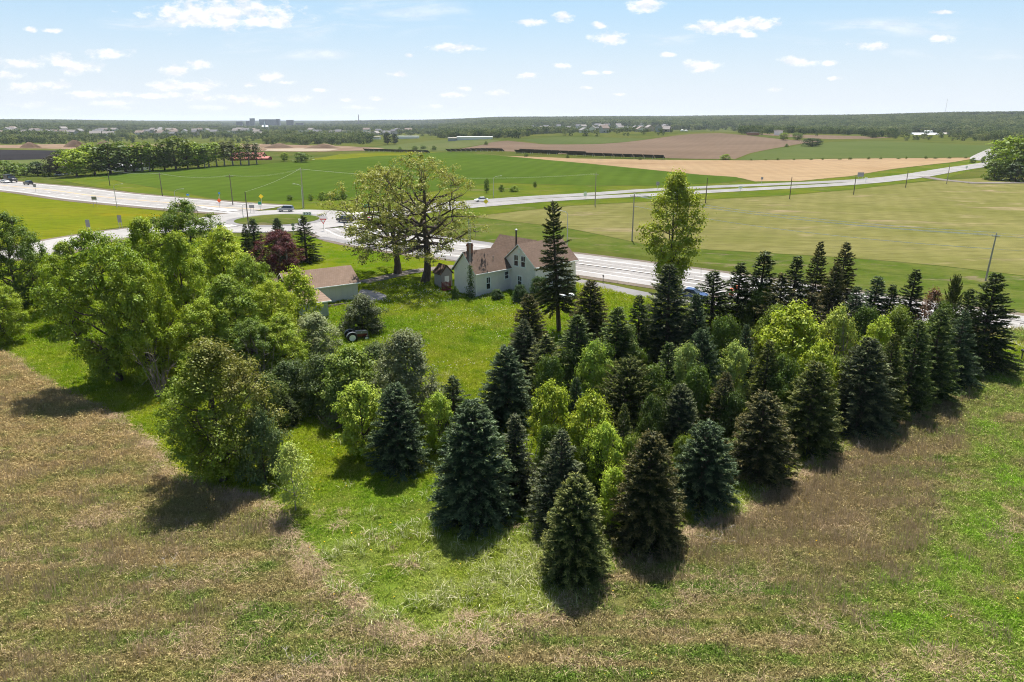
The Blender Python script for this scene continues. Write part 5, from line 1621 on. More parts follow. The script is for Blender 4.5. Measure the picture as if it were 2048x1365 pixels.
# ------------------------------------------------------------------ vehicles
def car(name, loc, rz, col, label, kind='sedan', rough=0.3):
    e = empty(name, loc, rz)
    tag(e, label, 'car' if kind != 'truck' else 'truck', 'vehicles on the roads')
    P = plain('car_paint_%d_%d_%d' % tuple(int(c * 255) for c in col), col, rough, 0.2, var=0.03, spec=0.6)
    if kind == 'sedan':
        low = [(-2.25, 0.35), (2.25, 0.35), (2.3, 0.62), (2.1, 0.80), (1.1, 0.95), (-1.6, 0.98), (-2.2, 0.92), (-2.3, 0.6)]
        cab = [(1.15, 0.93), (0.35, 1.42), (-0.9, 1.45), (-1.7, 0.96)]
    elif kind == 'suv':
        low = [(-2.3, 0.42), (2.25, 0.42), (2.32, 0.75), (2.15, 1.0), (1.05, 1.10), (-2.25, 1.12), (-2.35, 0.7)]
        cab = [(1.1, 1.08), (0.45, 1.68), (-1.95, 1.72), (-2.27, 1.1)]
    else:
        low = [(-3.4, 0.6), (3.2, 0.6), (3.3, 1.2), (2.9, 1.75), (1.3, 1.9), (-3.4, 1.9)]
        cab = [(2.2, 1.85), (1.5, 2.7), (0.1, 2.75), (0.0, 1.88)]
    W2 = 0.92 if kind != 'truck' else 1.15
    MB().prism(low, 'y', -W2, W2).build('body', P, e)
    c_ = MB()
    n = len(cab)
    vs = [(x, -W2 * (0.97 if i in (0, n - 1) else 0.78), z) for i, (x, z) in enumerate(cab)] + [(x, W2 * (0.97 if i in (0, n - 1) else 0.78), z) for i, (x, z) in enumerate(cab)]
    c_.add(vs, [tuple(range(n)), tuple(range(2 * n - 1, n - 1, -1))] + [(i, i + n, (i + 1) % n + n, (i + 1) % n) for i in range(n)])
    cabo = c_.build('cabin', GLASS, e)
    tp = sorted(cab, key=lambda q: -q[1])[:2]
    xa, xb = min(tp[0][0], tp[1][0]), max(tp[0][0], tp[1][0])
    MB().box(xa - 0.05, xb + 0.05, -W2 * 0.79, W2 * 0.79, tp[0][1] - 0.02, tp[0][1] + 0.05).build('roof', P, cabo)
    for s in (-1, 1):
        for x in ((-1.4, 1.42) if kind != 'truck' else (-2.2, 2.2)):
            wheel(e, x, s * (W2 - 0.1), 0.34 if kind != 'truck' else 0.5, 0.24)
        MB().box(2.22 if kind != 'truck' else 3.22, 2.345 if kind != 'truck' else 3.33, s * 0.72 - 0.16, s * 0.72 + 0.16, 0.62, 0.78).build('headlight', WHITEM, e)
        MB().box(-2.39 if kind != 'truck' else -3.45, -2.2 if kind != 'truck' else -3.35, s * 0.75 - 0.12, s * 0.75 + 0.12, 0.68, 0.9).build('tail_light', REDP, e)
    if kind == 'truck':
        MB().box(-3.45, -0.2, -1.2, 1.2, 1.95, 3.4).build('cargo_box', P, e)
    return e


def on_road(u, v, k=4.4):
    p = gp(u, v)
    p.z += lift(math.hypot(p.x, p.y), k) + 0.01
    return p


car('suv', on_road(572, 424.5, 5), rad(176), (0.22, 0.24, 0.27), 'silver-grey SUV driving past the roundabout island', 'suv')
car('sedan_car', on_road(963, 404.5, 3.6), rad(200), (0.78, 0.78, 0.80), 'white sedan leaving the roundabout on the divided road')
car('sedan_car', on_road(690, 446, 5), rad(150), (0.02, 0.022, 0.025), 'black car entering the roundabout behind the spreading oak', 'suv')
car('dump_truck', on_road(23, 366, 3.6), rad(-28), (0.03, 0.03, 0.032), 'dark truck at the far left end of the highway', 'truck')
car('sedan_car', on_road(57, 371, 3.6), rad(150), (0.035, 0.037, 0.04), 'dark car following right of the dark truck', 'suv')
car('sedan_car', on_road(10, 367, 3.6), rad(-28), (0.7, 0.7, 0.7), 'white car beside the dark truck at the left edge')
car('sedan_car', on_road(1384, 598, 4.4), rad(-32), (0.02, 0.05, 0.16), 'blue car half hidden behind the spruces on the near road')
car('sedan_car', at_y(562, 520), rad(10), (0.75, 0.76, 0.78), 'white car parked right of the red barn')
car('sedan_car', at_y(628, 520), rad(20), (0.6, 0.62, 0.66), 'pale car parked beyond the field crest')
car('sedan_car', gp(137, 351), rad(-20), (0.62, 0.63, 0.65), 'grey car parked under the treeline by the highway', 'suv')
car('sedan_car', gp(119, 352), rad(-20), (0.75, 0.75, 0.75), 'white car parked left of the grey one under the treeline')

# ------------------------------------------------------------------ poles, lamps, signs, wires
POLEW = plain('pole_wood', (0.12, 0.10, 0.085), 0.95, var=0.35, nscale=5, stretch=(1, 1, 0.1))
POLEG = plain('pole_wood_grey', (0.30, 0.27, 0.24), 0.95, var=0.3, nscale=5, stretch=(1, 1, 0.1))
POLES = {}


def utility_pole(key, u, vt, vb, label, arm=2.4, rz=0.0, lean=0.0, m=None, group='utility poles'):
    p = gp(u, vb)
    h = top_z(p, vt) - p.z
    e = empty('utility_pole', p, rz)
    tag(e, label, 'utility pole', group)
    e.rotation_euler = (0, lean, rz)
    MB().tube([(0, 0, -0.3), (0, 0, h)], [0.17, 0.11], 9).build('post', m or POLEW, e)
    if arm:
        a_ = MB().box(-arm / 2, arm / 2, -0.18, -0.125, h - 0.55, h - 0.43).build('crossarm', m or POLEW, e)
        for x in (-arm * 0.46, 0, arm * 0.46):
            MB().lathe([(0.03, 0), (0.06, 0.05), (0.04, 0.12), (0.06, 0.16), (0.02, 0.2)], 8, 'z', (x, -0.15, h - 0.428) if x else (0, 0, h)).build('insulator', GALV, a_)
    POLES[key] = (p, h, rz, arm)
    return e


utility_pole('l1', 220, 338, 372, 'leftmost utility pole along the green field edge')
utility_pole('l2', 325, 346, 393, 'second utility pole from the left along the green field')
utility_pole('l3', 466, 350, 411, 'utility pole behind the roundabout, left of the tallest one')
utility_pole('l4', 608, 337, 416, 'tallest utility pole behind the roundabout, beside a street lamp', m=POLEG)
utility_pole('l5', 1190, 347, 412, 'grey utility pole beside the divided road right of the oaks', 1.6, m=POLEG)
utility_pole('n0', 498, 384, 458, 'dark bare pole in front of the roundabout island', 0)
utility_pole('n1', 1264, 389, 482, 'utility pole with a crossarm left of the tall leafy tree', 2.4, rad(-55), m=POLEG)
utility_pole('n2', 1971, 467, 562, 'utility pole at the right edge of the pale field carrying the wires', 1.2, rad(-55), 0.03, POLEG)
utility_pole('r1', 1411, 356, 407, 'dark pole by the divided road just right of the tall leafy tree', 0)
utility_pole('r2', 1579, 354, 399, 'second dark pole right of the tall leafy tree by the divided road', 0)
utility_pole('r3', 1707, 352, 390, 'dark pole in front of the tan field beside the billboard', 0)
utility_pole('r4', 1811, 342, 376, 'dark pole where the divided carriageways merge', 0)
utility_pole('r5', 1893, 331, 369, 'grey thin pole at the field track near the right clump', 0, m=POLEG)
utility_pole('yard', 578, 487, 562, 'grey leaning yard pole in front of the purple tree', 0, 0, 0.0, POLEG)
WIRE = plain('bright_wire', (0.62, 0.61, 0.60), 0.35, 0.3)


def wire(key_a, key_b, offs, zs, sag, label, r=0.02, end=None):
    pa, ha, _, _ = POLES[key_a]
    ra = rad(-55)
    A = []
    if end is None:
        pb, hb_, _, _ = POLES[key_b]
    e = empty('overhead_wire', (pa.x, pa.y, pa.z))
    tag(e, label, 'wire', 'overhead wires')
    for o_, z_ in zip(offs, zs):
        d = Vector((math.cos(ra), math.sin(ra), 0)) * o_
        a = pa + d + Vector((0, 0, ha + z_))
        b = (pb + d + Vector((0, 0, hb_ + z_))) if end is None else end + d
        pts = []
        for k in range(25):
            s = k / 24
            q = a + (b - a) * s
            q.z -= sag * 4 * s * (1 - s)
            pts.append(q - pa)
        MB().tube(pts, r, 4, False).build('wire', WIRE, e)


n2p = POLES['n2'][0]
wire('n1', 'n2', (-1.0, 0, 1.0, 0.15), (-0.3, 0.15, -0.3, -2.6), 1.1, 'four bright wires sweeping across the pale field to the right pole', 0.05)
wire('n2', None, (-0.6, 0, 0.6, 0.15), (-0.3, 0.1, -0.3, -2.6), 0.8, 'wires running out of the picture from the right pole', 0.018, end=n2p + Vector((52, -42, 10.0)))
wire('l1', 'l2', (-1, 1), (-0.2, -0.2), 0.8, 'wires between the two leftmost field poles', 0.018)
wire('l2', 'l3', (-1, 1), (-0.2, -0.2), 1.0, 'wires sagging to the pole behind the roundabout', 0.018)
wire('l3', 'l4', (-1, 1), (-0.2, -0.2), 1.0, 'wires between the two poles behind the roundabout', 0.018)
wire('l4', 'l5', (-1, 1), (-0.2, -0.2), 2.0, 'long wires passing behind the oaks', 0.018)
wire('n0', 'l4', (0,), (0,), 0.6, 'single wire from the bare pole to the tallest pole', 0.018)


def street_lamp(u, vt, vb, label, arm=2.6, rz=0.0, double=False):
    p = gp(u, vb)
    h = top_z(p, vt) - p.z
    e = empty('street_lamp', p, rz)
    tag(e, label, 'street lamp', 'street lamps round the junction')
    MB().tube([(0, 0, 0), (0, 0, h - 0.9)], [0.10, 0.065], 8).build('pole', GALV, e)
    for s in ((1, -1) if double else (1,)):
        pts = [(0, 0, h - 0.95)] + [(s * arm * (1 - math.cos(a)), 0, h - 0.95 + 0.9 * math.sin(a)) for a in np.linspace(0.25, 1.5, 6)]
        ar = MB().tube(pts, 0.045, 6).build('arm', GALV, e)
        x = pts[-1][0]
        MB().prism([(x - 0.1 * s, h - 0.12), (x + 0.7 * s, h - 0.10), (x + 0.65 * s, h + 0.03), (x, h + 0.05)], 'y', -0.14, 0.14).build('lamp_head', GALV, ar)
    MB().lathe([(0.2, 0), (0.16, 0.25)], 8).build('base', KERB, e)
    return e


street_lamp(234, 368, 415, 'street lamp left of the highway near the dandelion verge')
street_lamp(353, 378, 415, 'street lamp with a curved arm along the left highway')
street_lamp(487, 407, 440, 'short street lamp before the roundabout, left of the bare pole')
street_lamp(606, 368, 418, 'pale street lamp in front of the tallest pole', 2.0, rad(180))
street_lamp(987, 352, 396, 'street lamp beside the divided road right of the oaks')
street_lamp(1134, 420, 500, 'pale lamp behind the house roof with a long arm', 3.0, rad(180))

SIGNW = plain('sign_white', (0.78, 0.78, 0.78), 0.5, var=0.03)
SIGNR = plain('sign_red', (0.55, 0.03, 0.03), 0.5, var=0.05)
SIGNO = plain('sign_orange', (0.80, 0.13, 0.03), 0.5, var=0.05)
SIGNY = plain('sign_yellow', (0.85, 0.60, 0.02), 0.5, var=0.05)
SIGNG = plain('sign_green', (0.01, 0.22, 0.13), 0.5, var=0.05)
SIGNB = plain('sign_blue', (0.05, 0.22, 0.55), 0.5, var=0.05)
SIGNK = plain('sign_black', (0.02, 0.02, 0.02), 0.5, var=0.05)
SIGNK2 = plain('sign_back', (0.20, 0.20, 0.21), 0.5, 0.4, var=0.1)


def sign(u, vb, h, label, panels, posts=1, rz=0.0, cat='road sign', spread=0.9, name='road_sign'):
    """panels: list of (shape, size(s), z centre, material)"""
    p = gp(u, vb)
    e = empty(name, p, rz)
    tag(e, label, cat, 'road signs')
    for k in range(posts):
        x = 0 if posts == 1 else -spread + 2 * spread * k / (posts - 1)
        MB().box(x - 0.045, x + 0.045, -0.03, 0.03, 0, h).build('post', GALV, e)
    for shp, sz, zc, mt in panels:
        mb = MB()
        if shp == 'rect':
            mb.box(-sz[0] / 2, sz[0] / 2, -0.06, -0.034, zc - sz[1] / 2, zc + sz[1] / 2)
        else:
            prof = {'diamond': [(0, -1), (1, 0), (0, 1), (-1, 0)], 'tri': [(0, -1), (1.1, 0.8), (-1.1, 0.8)],
                    'oct': [(math.cos(a), math.sin(a)) for a in np.arange(8) * math.pi / 4 + math.pi / 8]}[shp]
            mb.prism([(a * sz, zc + b * sz) for a, b in prof], 'y', -0.06, -0.034)
        mb.build('panel', mt, e)
    return e


s_ = sign(648, 463, 2.9, 'red and white yield sign at the roundabout exit', [('tri', 0.75, 2.5, SIGNR)])
MB().prism([(0, 2.5 - 0.44), (0.5, 2.5 + 0.36), (-0.5, 2.5 + 0.36)], 'y', -0.069, -0.064).build('panel_centre', SIGNW, s_)
s_ = sign(741, 459, 2.9, 'yield sign seen through the spreading oak', [('tri', 0.75, 2.5, SIGNR)])
MB().prism([(0, 2.5 - 0.44), (0.5, 2.5 + 0.36), (-0.5, 2.5 + 0.36)], 'y', -0.069, -0.064).build('panel_centre', SIGNW, s_)
sign(440, 417, 3.6, 'orange road work sign left of the roundabout', [('diamond', 0.7, 2.4, SIGNO)])
sign(441, 408, 3.8, 'pale blue sign above the orange sign', [('rect', (0.6, 0.6), 3.4, SIGNB)])
sign(524, 413, 3.6, 'yellow diamond sign behind the roundabout', [('diamond', 0.75, 3.1, SIGNY)])
sign(521, 422, 2.9, 'green sign below the yellow diamond', [('rect', (1.0, 0.9), 2.3, SIGNG)])
sign(378, 408, 3.4, 'blue sign along the left highway', [('rect', (0.9, 0.5), 2.9, SIGNB)])
sign(735, 427, 2.6, 'green guide sign seen through the oak branches', [('rect', (1.6, 1.0), 2.1, SIGNG)])
sign(972, 417, 2.6, 'orange-yellow diamond sign behind the white sedan', [('diamond', 0.8, 2.1, SIGNY)])
sign(615, 436, 1.6, 'black and white chevron sign on the roundabout island', [('rect', (2.4, 0.8), 1.2, SIGNW)], 2)
ck = [o for o in COL.objects if o.name.startswith('road_sign')][-1]
for k in range(3):
    x = -0.75 + 0.75 * k
    MB().prism([(x - 0.22, 0.88), (x, 0.88), (x + 0.26, 1.2), (x, 1.52), (x - 0.22, 1.52), (x + 0.04, 1.2)], 'y', -0.069, -0.064).build('chevron', SIGNK, ck)
sign(601, 452, 1.9, 'small white sign at the near rim of the island', [('rect', (0.8, 1.3), 1.2, SIGNW)])
sign(588, 474, 3.2, 'grey sign backs behind the purple tree', [('oct', 0.42, 2.8, SIGNK2), ('oct', 0.42, 1.9, SIGNK2)])
sign(505, 428, 2.6, 'grey route sign left of the roundabout island', [('rect', (1.5, 0.9), 2.1, SIGNK2)], 2, spread=0.5)
sign(72, 386, 3.2, 'grey back of a sign beside the left highway', [('rect', (1.1, 1.1), 2.7, SIGNK2)])
sign(191, 414, 3.2, 'grey route sign on the dandelion verge', [('rect', (1.6, 1.0), 2.7, SIGNK2)], 2, spread=0.5)
sign(179, 468, 3.4, 'left one of two white signs beside the crossroad', [('rect', (1.0, 1.8), 2.5, SIGNK2)], 2, spread=0.35)
sign(242, 458, 3.4, 'right one of two white signs beside the crossroad', [('rect', (1.0, 1.8), 2.5, SIGNK2)], 2, spread=0.35)
sign(1315, 381, 3.2, 'grey sign beside the divided road left of the tall tree', [('rect', (1.2, 1.4), 2.6, SIGNK2)])
sign(1170, 402, 3.0, 'pale sign on the divided road median', [('rect', (1.0, 1.4), 2.3, SIGNW)])
sign(1480, 386, 2.6, 'white sign beside the road below the tan field', [('rect', (1.4, 0.9), 2.0, SIGNW)])
sign(1523, 369, 3.0, 'small dark sign at the tan field edge', [('rect', (1.0, 1.0), 2.5, SIGNK2)])
sign(1731, 366, 2.4, 'small white sign below the billboard', [('rect', (1.2, 0.9), 1.8, SIGNW)])
sign(1720, 360, 3.2, 'grey billboard panel on posts in front of the tan field', [('rect', (3.0, 1.9), 2.4, SIGNK2)], 2, cat='billboard', name='billboard')
sign(1932, 341, 2.4, 'white sign on the road near the right clump', [('rect', (1.2, 1.0), 1.7, SIGNW)])
for u, v, lab in ((1206, 566, 'dark mailbox post beside the bike path'), (2042, 722, 'dark marker post at the right end of the spruce row')):
    p = gp(u, v)
    e = empty('marker_post', p)
    tag(e, lab, 'post')
    MB().box(-0.05, 0.05, -0.05, 0.05, 0, 1.1).build('post', POLEW, e)
    MB().prism([(-0.12, 1.103), (0.12, 1.103), (0.12, 1.25), (0.06, 1.34), (-0.06, 1.34), (-0.12, 1.25)], 'y', -0.28, 0.22).build('box', DARKM, e)
e = empty('traffic_barrel', on_road(1462, 592, 4.4))
tag(e, 'orange construction barrel on the near road behind the spruces', 'barrel')
MB().lathe([(0.38, 0), (0.38, 0.08), (0.30, 0.09), (0.27, 1.0), (0.2, 1.05), (0.05, 1.06)], 14).build('body', SIGNO, e)
for z in (0.35, 0.7):
    MB().lathe([(0.297 - 0.033 * z + 0.004, z), (0.297 - 0.033 * (z + 0.12) + 0.004, z + 0.12)], 14).build('band', SIGNW, e)
e = empty('traffic_barrel', on_road(1472, 586, 4.4))
tag(e, 'second orange barrel right of the first on the near road', 'barrel')
MB().lathe([(0.38, 0), (0.38, 0.08), (0.30, 0.09), (0.27, 1.0), (0.2, 1.05), (0.05, 1.06)], 14).build('body', SIGNO, e)


# ------------------------------------------------------------------ scattering of uncountable growth
def scatter(name, P, S, Rz, pick, protos, label=None):
    """ONE object: points carrying copies of a few clumps (geometry nodes)"""
    col = bpy.data.collections.new(name + '_kinds')
    for i, (me) in enumerate(protos):
        o = bpy.data.objects.new('%s_kind_%02d' % (name, i), me)
        col.objects.link(o)
    me = bpy.data.meshes.new(name)
    me.vertices.add(len(P))
    me.vertices.foreach_set('co', np.ascontiguousarray(P, np.float32).ravel())
    for k, a in (('scl', S), ('rot', Rz)):
        at = me.attributes.new(k, 'FLOAT', 'POINT')
        at.data.foreach_set('value', np.ascontiguousarray(a, np.float32))
    at = me.attributes.new('pick', 'INT', 'POINT')
    at.data.foreach_set('value', np.ascontiguousarray(pick, np.int32))
    o = link(name, me)
    ng = bpy.data.node_groups.new(name, 'GeometryNodeTree')
    ng.interface.new_socket('Geometry', in_out='INPUT', socket_type='NodeSocketGeometry')
    ng.interface.new_socket('Geometry', in_out='OUTPUT', socket_type='NodeSocketGeometry')
    N = ng.nodes
    gi, go = N.new('NodeGroupInput'), N.new('NodeGroupOutput')
    ip = N.new('GeometryNodeInstanceOnPoints')
    ci = N.new('GeometryNodeCollectionInfo')
    ci.inputs['Collection'].default_value = col
    ci.inputs['Separate Children'].default_value = True
    ci.inputs['Reset Children'].default_value = True

    def na(n, typ):
        a = N.new('GeometryNodeInputNamedAttribute')
        a.data_type = typ
        a.inputs['Name'].default_value = n
        return a.outputs['Attribute']
    L = ng.links
    L.new(gi.outputs[0], ip.inputs['Points'])
    L.new(ci.outputs[0], ip.inputs['Instance'])
    ip.inputs['Pick Instance'].default_value = True
    L.new(na('pick', 'INT'), ip.inputs['Instance Index'])
    cx = N.new('ShaderNodeCombineXYZ')
    L.new(na('rot', 'FLOAT'), cx.inputs[2])
    L.new(cx.outputs[0], ip.inputs['Rotation'])
    L.new(na('scl', 'FLOAT'), ip.inputs['Scale'])
    L.new(ip.outputs[0], go.inputs[0])
    md = o.modifiers.new('scatter', 'NODES')
    md.node_group = ng
    tag(o, label, None, None, 'stuff')
    return o


def proj_np(x, y, z):
    d = y * CP + (CAMZ - z) * SP
    return 1024 + F * x / d, 682.5 + F * ((CAMZ - z) * CP - y * SP) / d


# ------------------------------------------------------------------ far woods (read as one mass)
def wood_mat():
    m, t, out = new_mat('far_foliage')
    oi = t.n('ShaderNodeObjectInfo')
    rn = t.n('ShaderNodeAttribute', attribute_name='rnd').outputs['Fac']
    c = t.mix(oi.outputs['Random'], (0.045, 0.078, 0.026), (0.21, 0.235, 0.085))
    c = t.mix(t.ss(t.noise(t.pos(), 0.004, 3), 0.4, 0.6), c, t.mix(1.0, c, (0.72, 0.80, 0.75), 'MULTIPLY'))
    c = t.mix(t.m('MULTIPLY', rn, 0.4), c, (0.03, 0.05, 0.02))
    d = t.n('ShaderNodeBsdfDiffuse')
    tr = t.n('ShaderNodeBsdfTranslucent')
    t.l(c, d.inputs[0])
    t.l(c, tr.inputs[0])
    mx = t.n('ShaderNodeMixShader')
    mx.inputs[0].default_value = 0.3
    t.l(d.outputs[0], mx.inputs[1])
    t.l(tr.outputs[0], mx.inputs[2])
    t.l(mx.outputs[0], out.inputs[0])
    return m


WOODM = wood_mat()
wood_protos = []
for k_ in ('wood_a', 'wood_b'):
    me = TREES[k_]['crown']
    me.materials.clear()
    me.materials.append(WOODM)
    wood_protos.append(me)

g = np.random.default_rng(77)
N0 = 260000
thc = np.radians(g.uniform(-40, 40, N0))
rc = np.sqrt(g.uniform(850**2, 6200**2, N0))
X, Y = rc * np.sin(thc), rc * np.cos(thc)
Z = hz(X, Y)
U, Vp = proj_np(X, Y, Z)
pr = np.zeros(N0)


def rule(u0, u1, v0, v1, p):
    pr[(U >= u0) & (U < u1) & (Vp >= v0) & (Vp < v1)] = p


rule(-400, 2500, 200, 262, 0.95)
rule(440, 960, 247, 262, 0.22)
rule(-400, 440, 258, 264, 0.35)
rule(-400, 540, 264, 276, 0.2)
rule(-400, 130, 276, 289, 0.9)
rule(130, 340, 276, 287, 0.5)
rule(340, 530, 276, 286, 0.35)
rule(530, 745, 276, 290, 0.95)
rule(540, 760, 262, 276, 0.2)
rule(760, 880, 262, 273, 0.45)
rule(880, 1062, 256, 277, 0.9)
rule(1062, 1345, 252, 266, 0.32)
rule(1062, 1200, 266, 273, 0.7)
rule(1200, 1345, 266, 273, 0.35)
rule(1345, 1480, 250, 263, 0.8)
rule(1480, 1720, 250, 270, 0.85)
rule(1560, 1650, 268, 273, 0.25)
rule(1720, 2500, 240, 276, 0.95)
rule(1790, 1960, 268, 283, 0.55)
rule(1810, 1900, 266, 276, 0.12)
rule(1960, 2500, 276, 284, 0.7)
clump = 0.65 + 0.7 * np.sin(X / 90 + 1) * np.sin(Y / 130 + 2)
clear = (np.sin(X / 210 + 0.7 * np.sin(Y / 320)) * np.sin(Y / 260 + 1.1 * np.sin(X / 370)) > 0.62) & (rc > 1700)
pr = np.where(clear, pr * 0.12, pr)
keep = g.uniform(size=N0) < pr * np.where(pr < 0.9, clump, 1.0) * np.where(rc > 4300, 0.55, 1) * np.clip(rc / 1900, 0.55, 1.0)
X, Y, Z, rc = X[keep], Y[keep], Z[keep], rc[keep]
S = g.uniform(0.55, 1.05, len(X)) * np.where(rc > 4300, 1.35, 1) * np.where(rc < 1400, 0.75, 1) * np.where(pr[keep] < 0.6, 0.7, 1)
woods = scatter('distant_woods', np.stack([X, Y, Z - 0.5], -1), S, g.uniform(0, 6.28, len(X)), g.integers(0, 2, len(X)), wood_protos, 'distant leafy woods covering the hills below the horizon')

# ------------------------------------------------------------------ single trees in the middle distance
tl = 'treeline behind the green field'
FT = [('far_c', 12, 322, 356, 46, G3), ('far_c', 47, 327, 351, 30, G3), ('far_a', 76, 324, 352, 32, (0.05, 0.085, 0.022)), ('far_c', 97, 330, 352, 18, G3), ('far_b', 116, 308, 352, 34, (0.075, 0.07, 0.045)),
      ('far_a', 154, 300, 354, 58, G1), ('far_a', 134, 300, 348, 30, G3), ('far_a', 190, 289, 350, 56, G2), ('far_b', 222, 284, 349, 56, (0.10, 0.14, 0.028)), ('far_b', 252, 283, 345, 44, G3), ('far_thin', 285, 287, 343, 44, G2),
      ('far_b', 268, 296, 344, 40, G3), ('far_a', 306, 290, 342, 40, G2), ('far_a', 352, 275, 340, 58, (0.12, 0.155, 0.03)), ('far_b', 330, 292, 341, 36, G3), ('far_b', 376, 292, 338, 34, G2), ('far_b', 397, 285, 336, 42, G2),
      ('far_thin', 418, 288, 334, 30, G3), ('far_thin', 434, 286, 333, 34, G2), ('far_thin', 449, 284, 332, 32, (0.12, 0.13, 0.05)), ('far_thin', 466, 283, 331, 34, (0.11, 0.12, 0.05)), ('far_thin', 482, 288, 330, 30, G2),
      ('far_thin', 498, 286, 330, 32, (0.12, 0.13, 0.05)), ('far_thin', 514, 287, 329, 30, (0.11, 0.125, 0.05)), ('far_thin', 410, 290, 336, 26, G3), ('far_thin', 300, 285, 343, 30, G3)]
ORD = ('first second third fourth fifth sixth seventh eighth ninth tenth eleventh twelfth thirteenth fourteenth fifteenth sixteenth seventeenth '
       'eighteenth nineteenth twentieth twenty-first twenty-second twenty-third twenty-fourth twenty-fifth twenty-sixth').split()
for i, (v_, u, vt, vb, w, c) in enumerate(sorted(FT, key=lambda q: q[1])):
    plant('far_tree', v_, u, vt, vb, w * 1.25, c, ORD[i] + ' tree from the left in the long treeline behind the green field', 'tree', tl)
for (v_, u, vt, vb, w, c, lab) in [
        ('far_b', 570, 305, 323, 17, G2, 'small slim tree on the field crest right of the red barn'),
        ('far_c', 603, 305, 325, 36, G3, 'round dark tree on the field crest right of the red barn'),
        ('far_a', 775, 266, 289, 18, (0.035, 0.06, 0.03), 'left of two dark conifer clumps in the far pasture'),
        ('far_a', 790, 268, 289, 16, (0.035, 0.06, 0.03), 'right of two dark conifer clumps in the far pasture'),
        ('far_c', 580, 390, 401, 14, G3, 'small bush at the left foot of the green field'),
        ('far_c', 622, 388, 402, 12, G2, 'leftmost bush in the hedge below the green field'),
        ('far_c', 645, 384, 401, 22, G2, 'second bush in the hedge below the green field'),
        ('far_c', 668, 381, 400, 26, G2, 'largest bush in the hedge below the green field'),
        ('far_c', 686, 383, 399, 20, G3, 'rightmost bush in the hedge below the green field'),
        ('far_b', 973, 357, 386, 12, G3, 'slim young tree in the ditch right of the oaks'),
        ('far_c', 1028, 372, 384, 22, G2, 'low bush in the ditch scrub right of the oaks'),
        ('far_b', 1070, 363, 376, 9, G3, 'small dark sapling at the right end of the ditch scrub'),
        ('far_c', 1003, 370, 384, 12, G3, 'little shrub in the middle of the ditch scrub'),
        ('far_a', 1624, 277, 294, 40, (0.055, 0.085, 0.03), 'round dark tree group on the crest between the brown and green fields'),
        ('far_c', 1451, 309, 320, 24, G2, 'bush at the corner of the brown field'),
        ('far_c', 1573, 288, 295, 8, G3, 'tiny bush on the brown field boundary'),
        ('far_a', 1990, 292, 352, 50, G3, 'left tree of the big clump at the right picture edge'),
        ('far_a', 2022, 274, 360, 84, G2, 'tallest tree of the big clump at the right picture edge'),
        ('far_b', 2050, 280, 362, 60, G3, 'tree of the right clump cut by the picture edge'),
        ('far_c', 1988, 322, 361, 44, (0.13, 0.18, 0.03), 'light bush at the left foot of the right clump'),
        ('far_c', 2030, 326, 364, 52, (0.07, 0.10, 0.03), 'dark bush at the front foot of the right clump'),
        ('far_c', 1945, 316, 326, 12, G3, 'left small bush above the road near the right clump'),
        ('far_c', 1966, 313, 327, 10, G3, 'right small bush above the road near the right clump'),
        ('far_c', 972, 283, 291, 9, G3, 'small round tree on the brown hill shoulder'),
        ('far_c', 830, 292, 300, 14, G3, 'bush at the left end of the far pasture row'),
        ('far_c', 846, 291, 299, 16, G3, 'middle bush in the far pasture row'),
        ('far_c', 868, 292, 301, 12, G3, 'bush at the right end of the far pasture row'),
        ('far_c', 800, 294, 301, 10, G2, 'lone bush left of the far pasture row'),
        ('far_c', 1052, 306, 314, 10, G3, 'bush in front of the dark panel row'),
        ('far_c', 1135, 310, 317, 9, G3, 'second bush in front of the dark panel row'),
        ('far_c', 1280, 314, 320, 8, G3, 'bush near the right end of the dark panel row'),
        ('far_a', 1567, 266, 281, 20, G2, 'left tree of the pair beyond the brown field'),
        ('far_a', 1595, 266, 281, 22, G3, 'right tree of the pair beyond the brown field')]:
    plant('bush' if v_ == 'far_c' else 'far_tree', v_, u, vt, vb, w, c, lab, 'bush' if v_ == 'far_c' else 'tree')
for i in range(16):      # hedge dots along the boundary of the tan field
    u = 1500 + 29 * i + R_.uniform(-8, 8)
    vb = 321.3 - 0.010 * (u - 1500) + 0.3
    plant('bush', 'far_c', u, vb - R_.uniform(2.5, 5.5), vb, R_.uniform(4, 9), G3, ORD[i] + ' small dark bush from the left along the tan field fence line', 'bush', 'fence line bushes above the tan field')

# ------------------------------------------------------------------ buildings far off
RW = [plain('suburb_wall_%d' % i, c, 0.8, var=0.05) for i, c in enumerate([(0.55, 0.54, 0.52), (0.40, 0.38, 0.36), (0.32, 0.29, 0.27), (0.62, 0.60, 0.55), (0.30, 0.31, 0.33), (0.38, 0.30, 0.25)])]
RR = [plain('suburb_roof_%d' % i, c, 0.9, var=0.08) for i, c in enumerate([(0.16, 0.155, 0.16), (0.21, 0.19, 0.18), (0.12, 0.12, 0.13), (0.19, 0.15, 0.13)])]
HM = []
for i in range(4):
    w, d, h, hr = [(11, 8, 5.2, 8.0), (13, 9, 5.6, 8.6), (9, 8, 5.6, 8.8), (15, 10, 3.4, 6.4)][i]
    HM.append((MB().prism([(-d / 2, -0.5), (d / 2, -0.5), (d / 2, h), (0, hr), (-d / 2, h)], 'x', -w / 2, w / 2).mesh('wall'),
               MB().prism([(-d / 2 - 0.6, h - 0.4), (0, hr + 0.1), (d / 2 + 0.6, h - 0.4), (d / 2 + 0.6, h), (0, hr + 0.6), (-d / 2 - 0.6, h)], 'x', -w / 2 - 0.6, w / 2 + 0.6).mesh('roof'),
               MB().box(-w * 0.36, -w * 0.2, -d / 2 - 0.08, -d / 2 - 0.01, 1.0, 2.4).box(w * 0.16, w * 0.34, -d / 2 - 0.08, -d / 2 - 0.01, 0.9, 2.5).mesh('window', GLASS)))


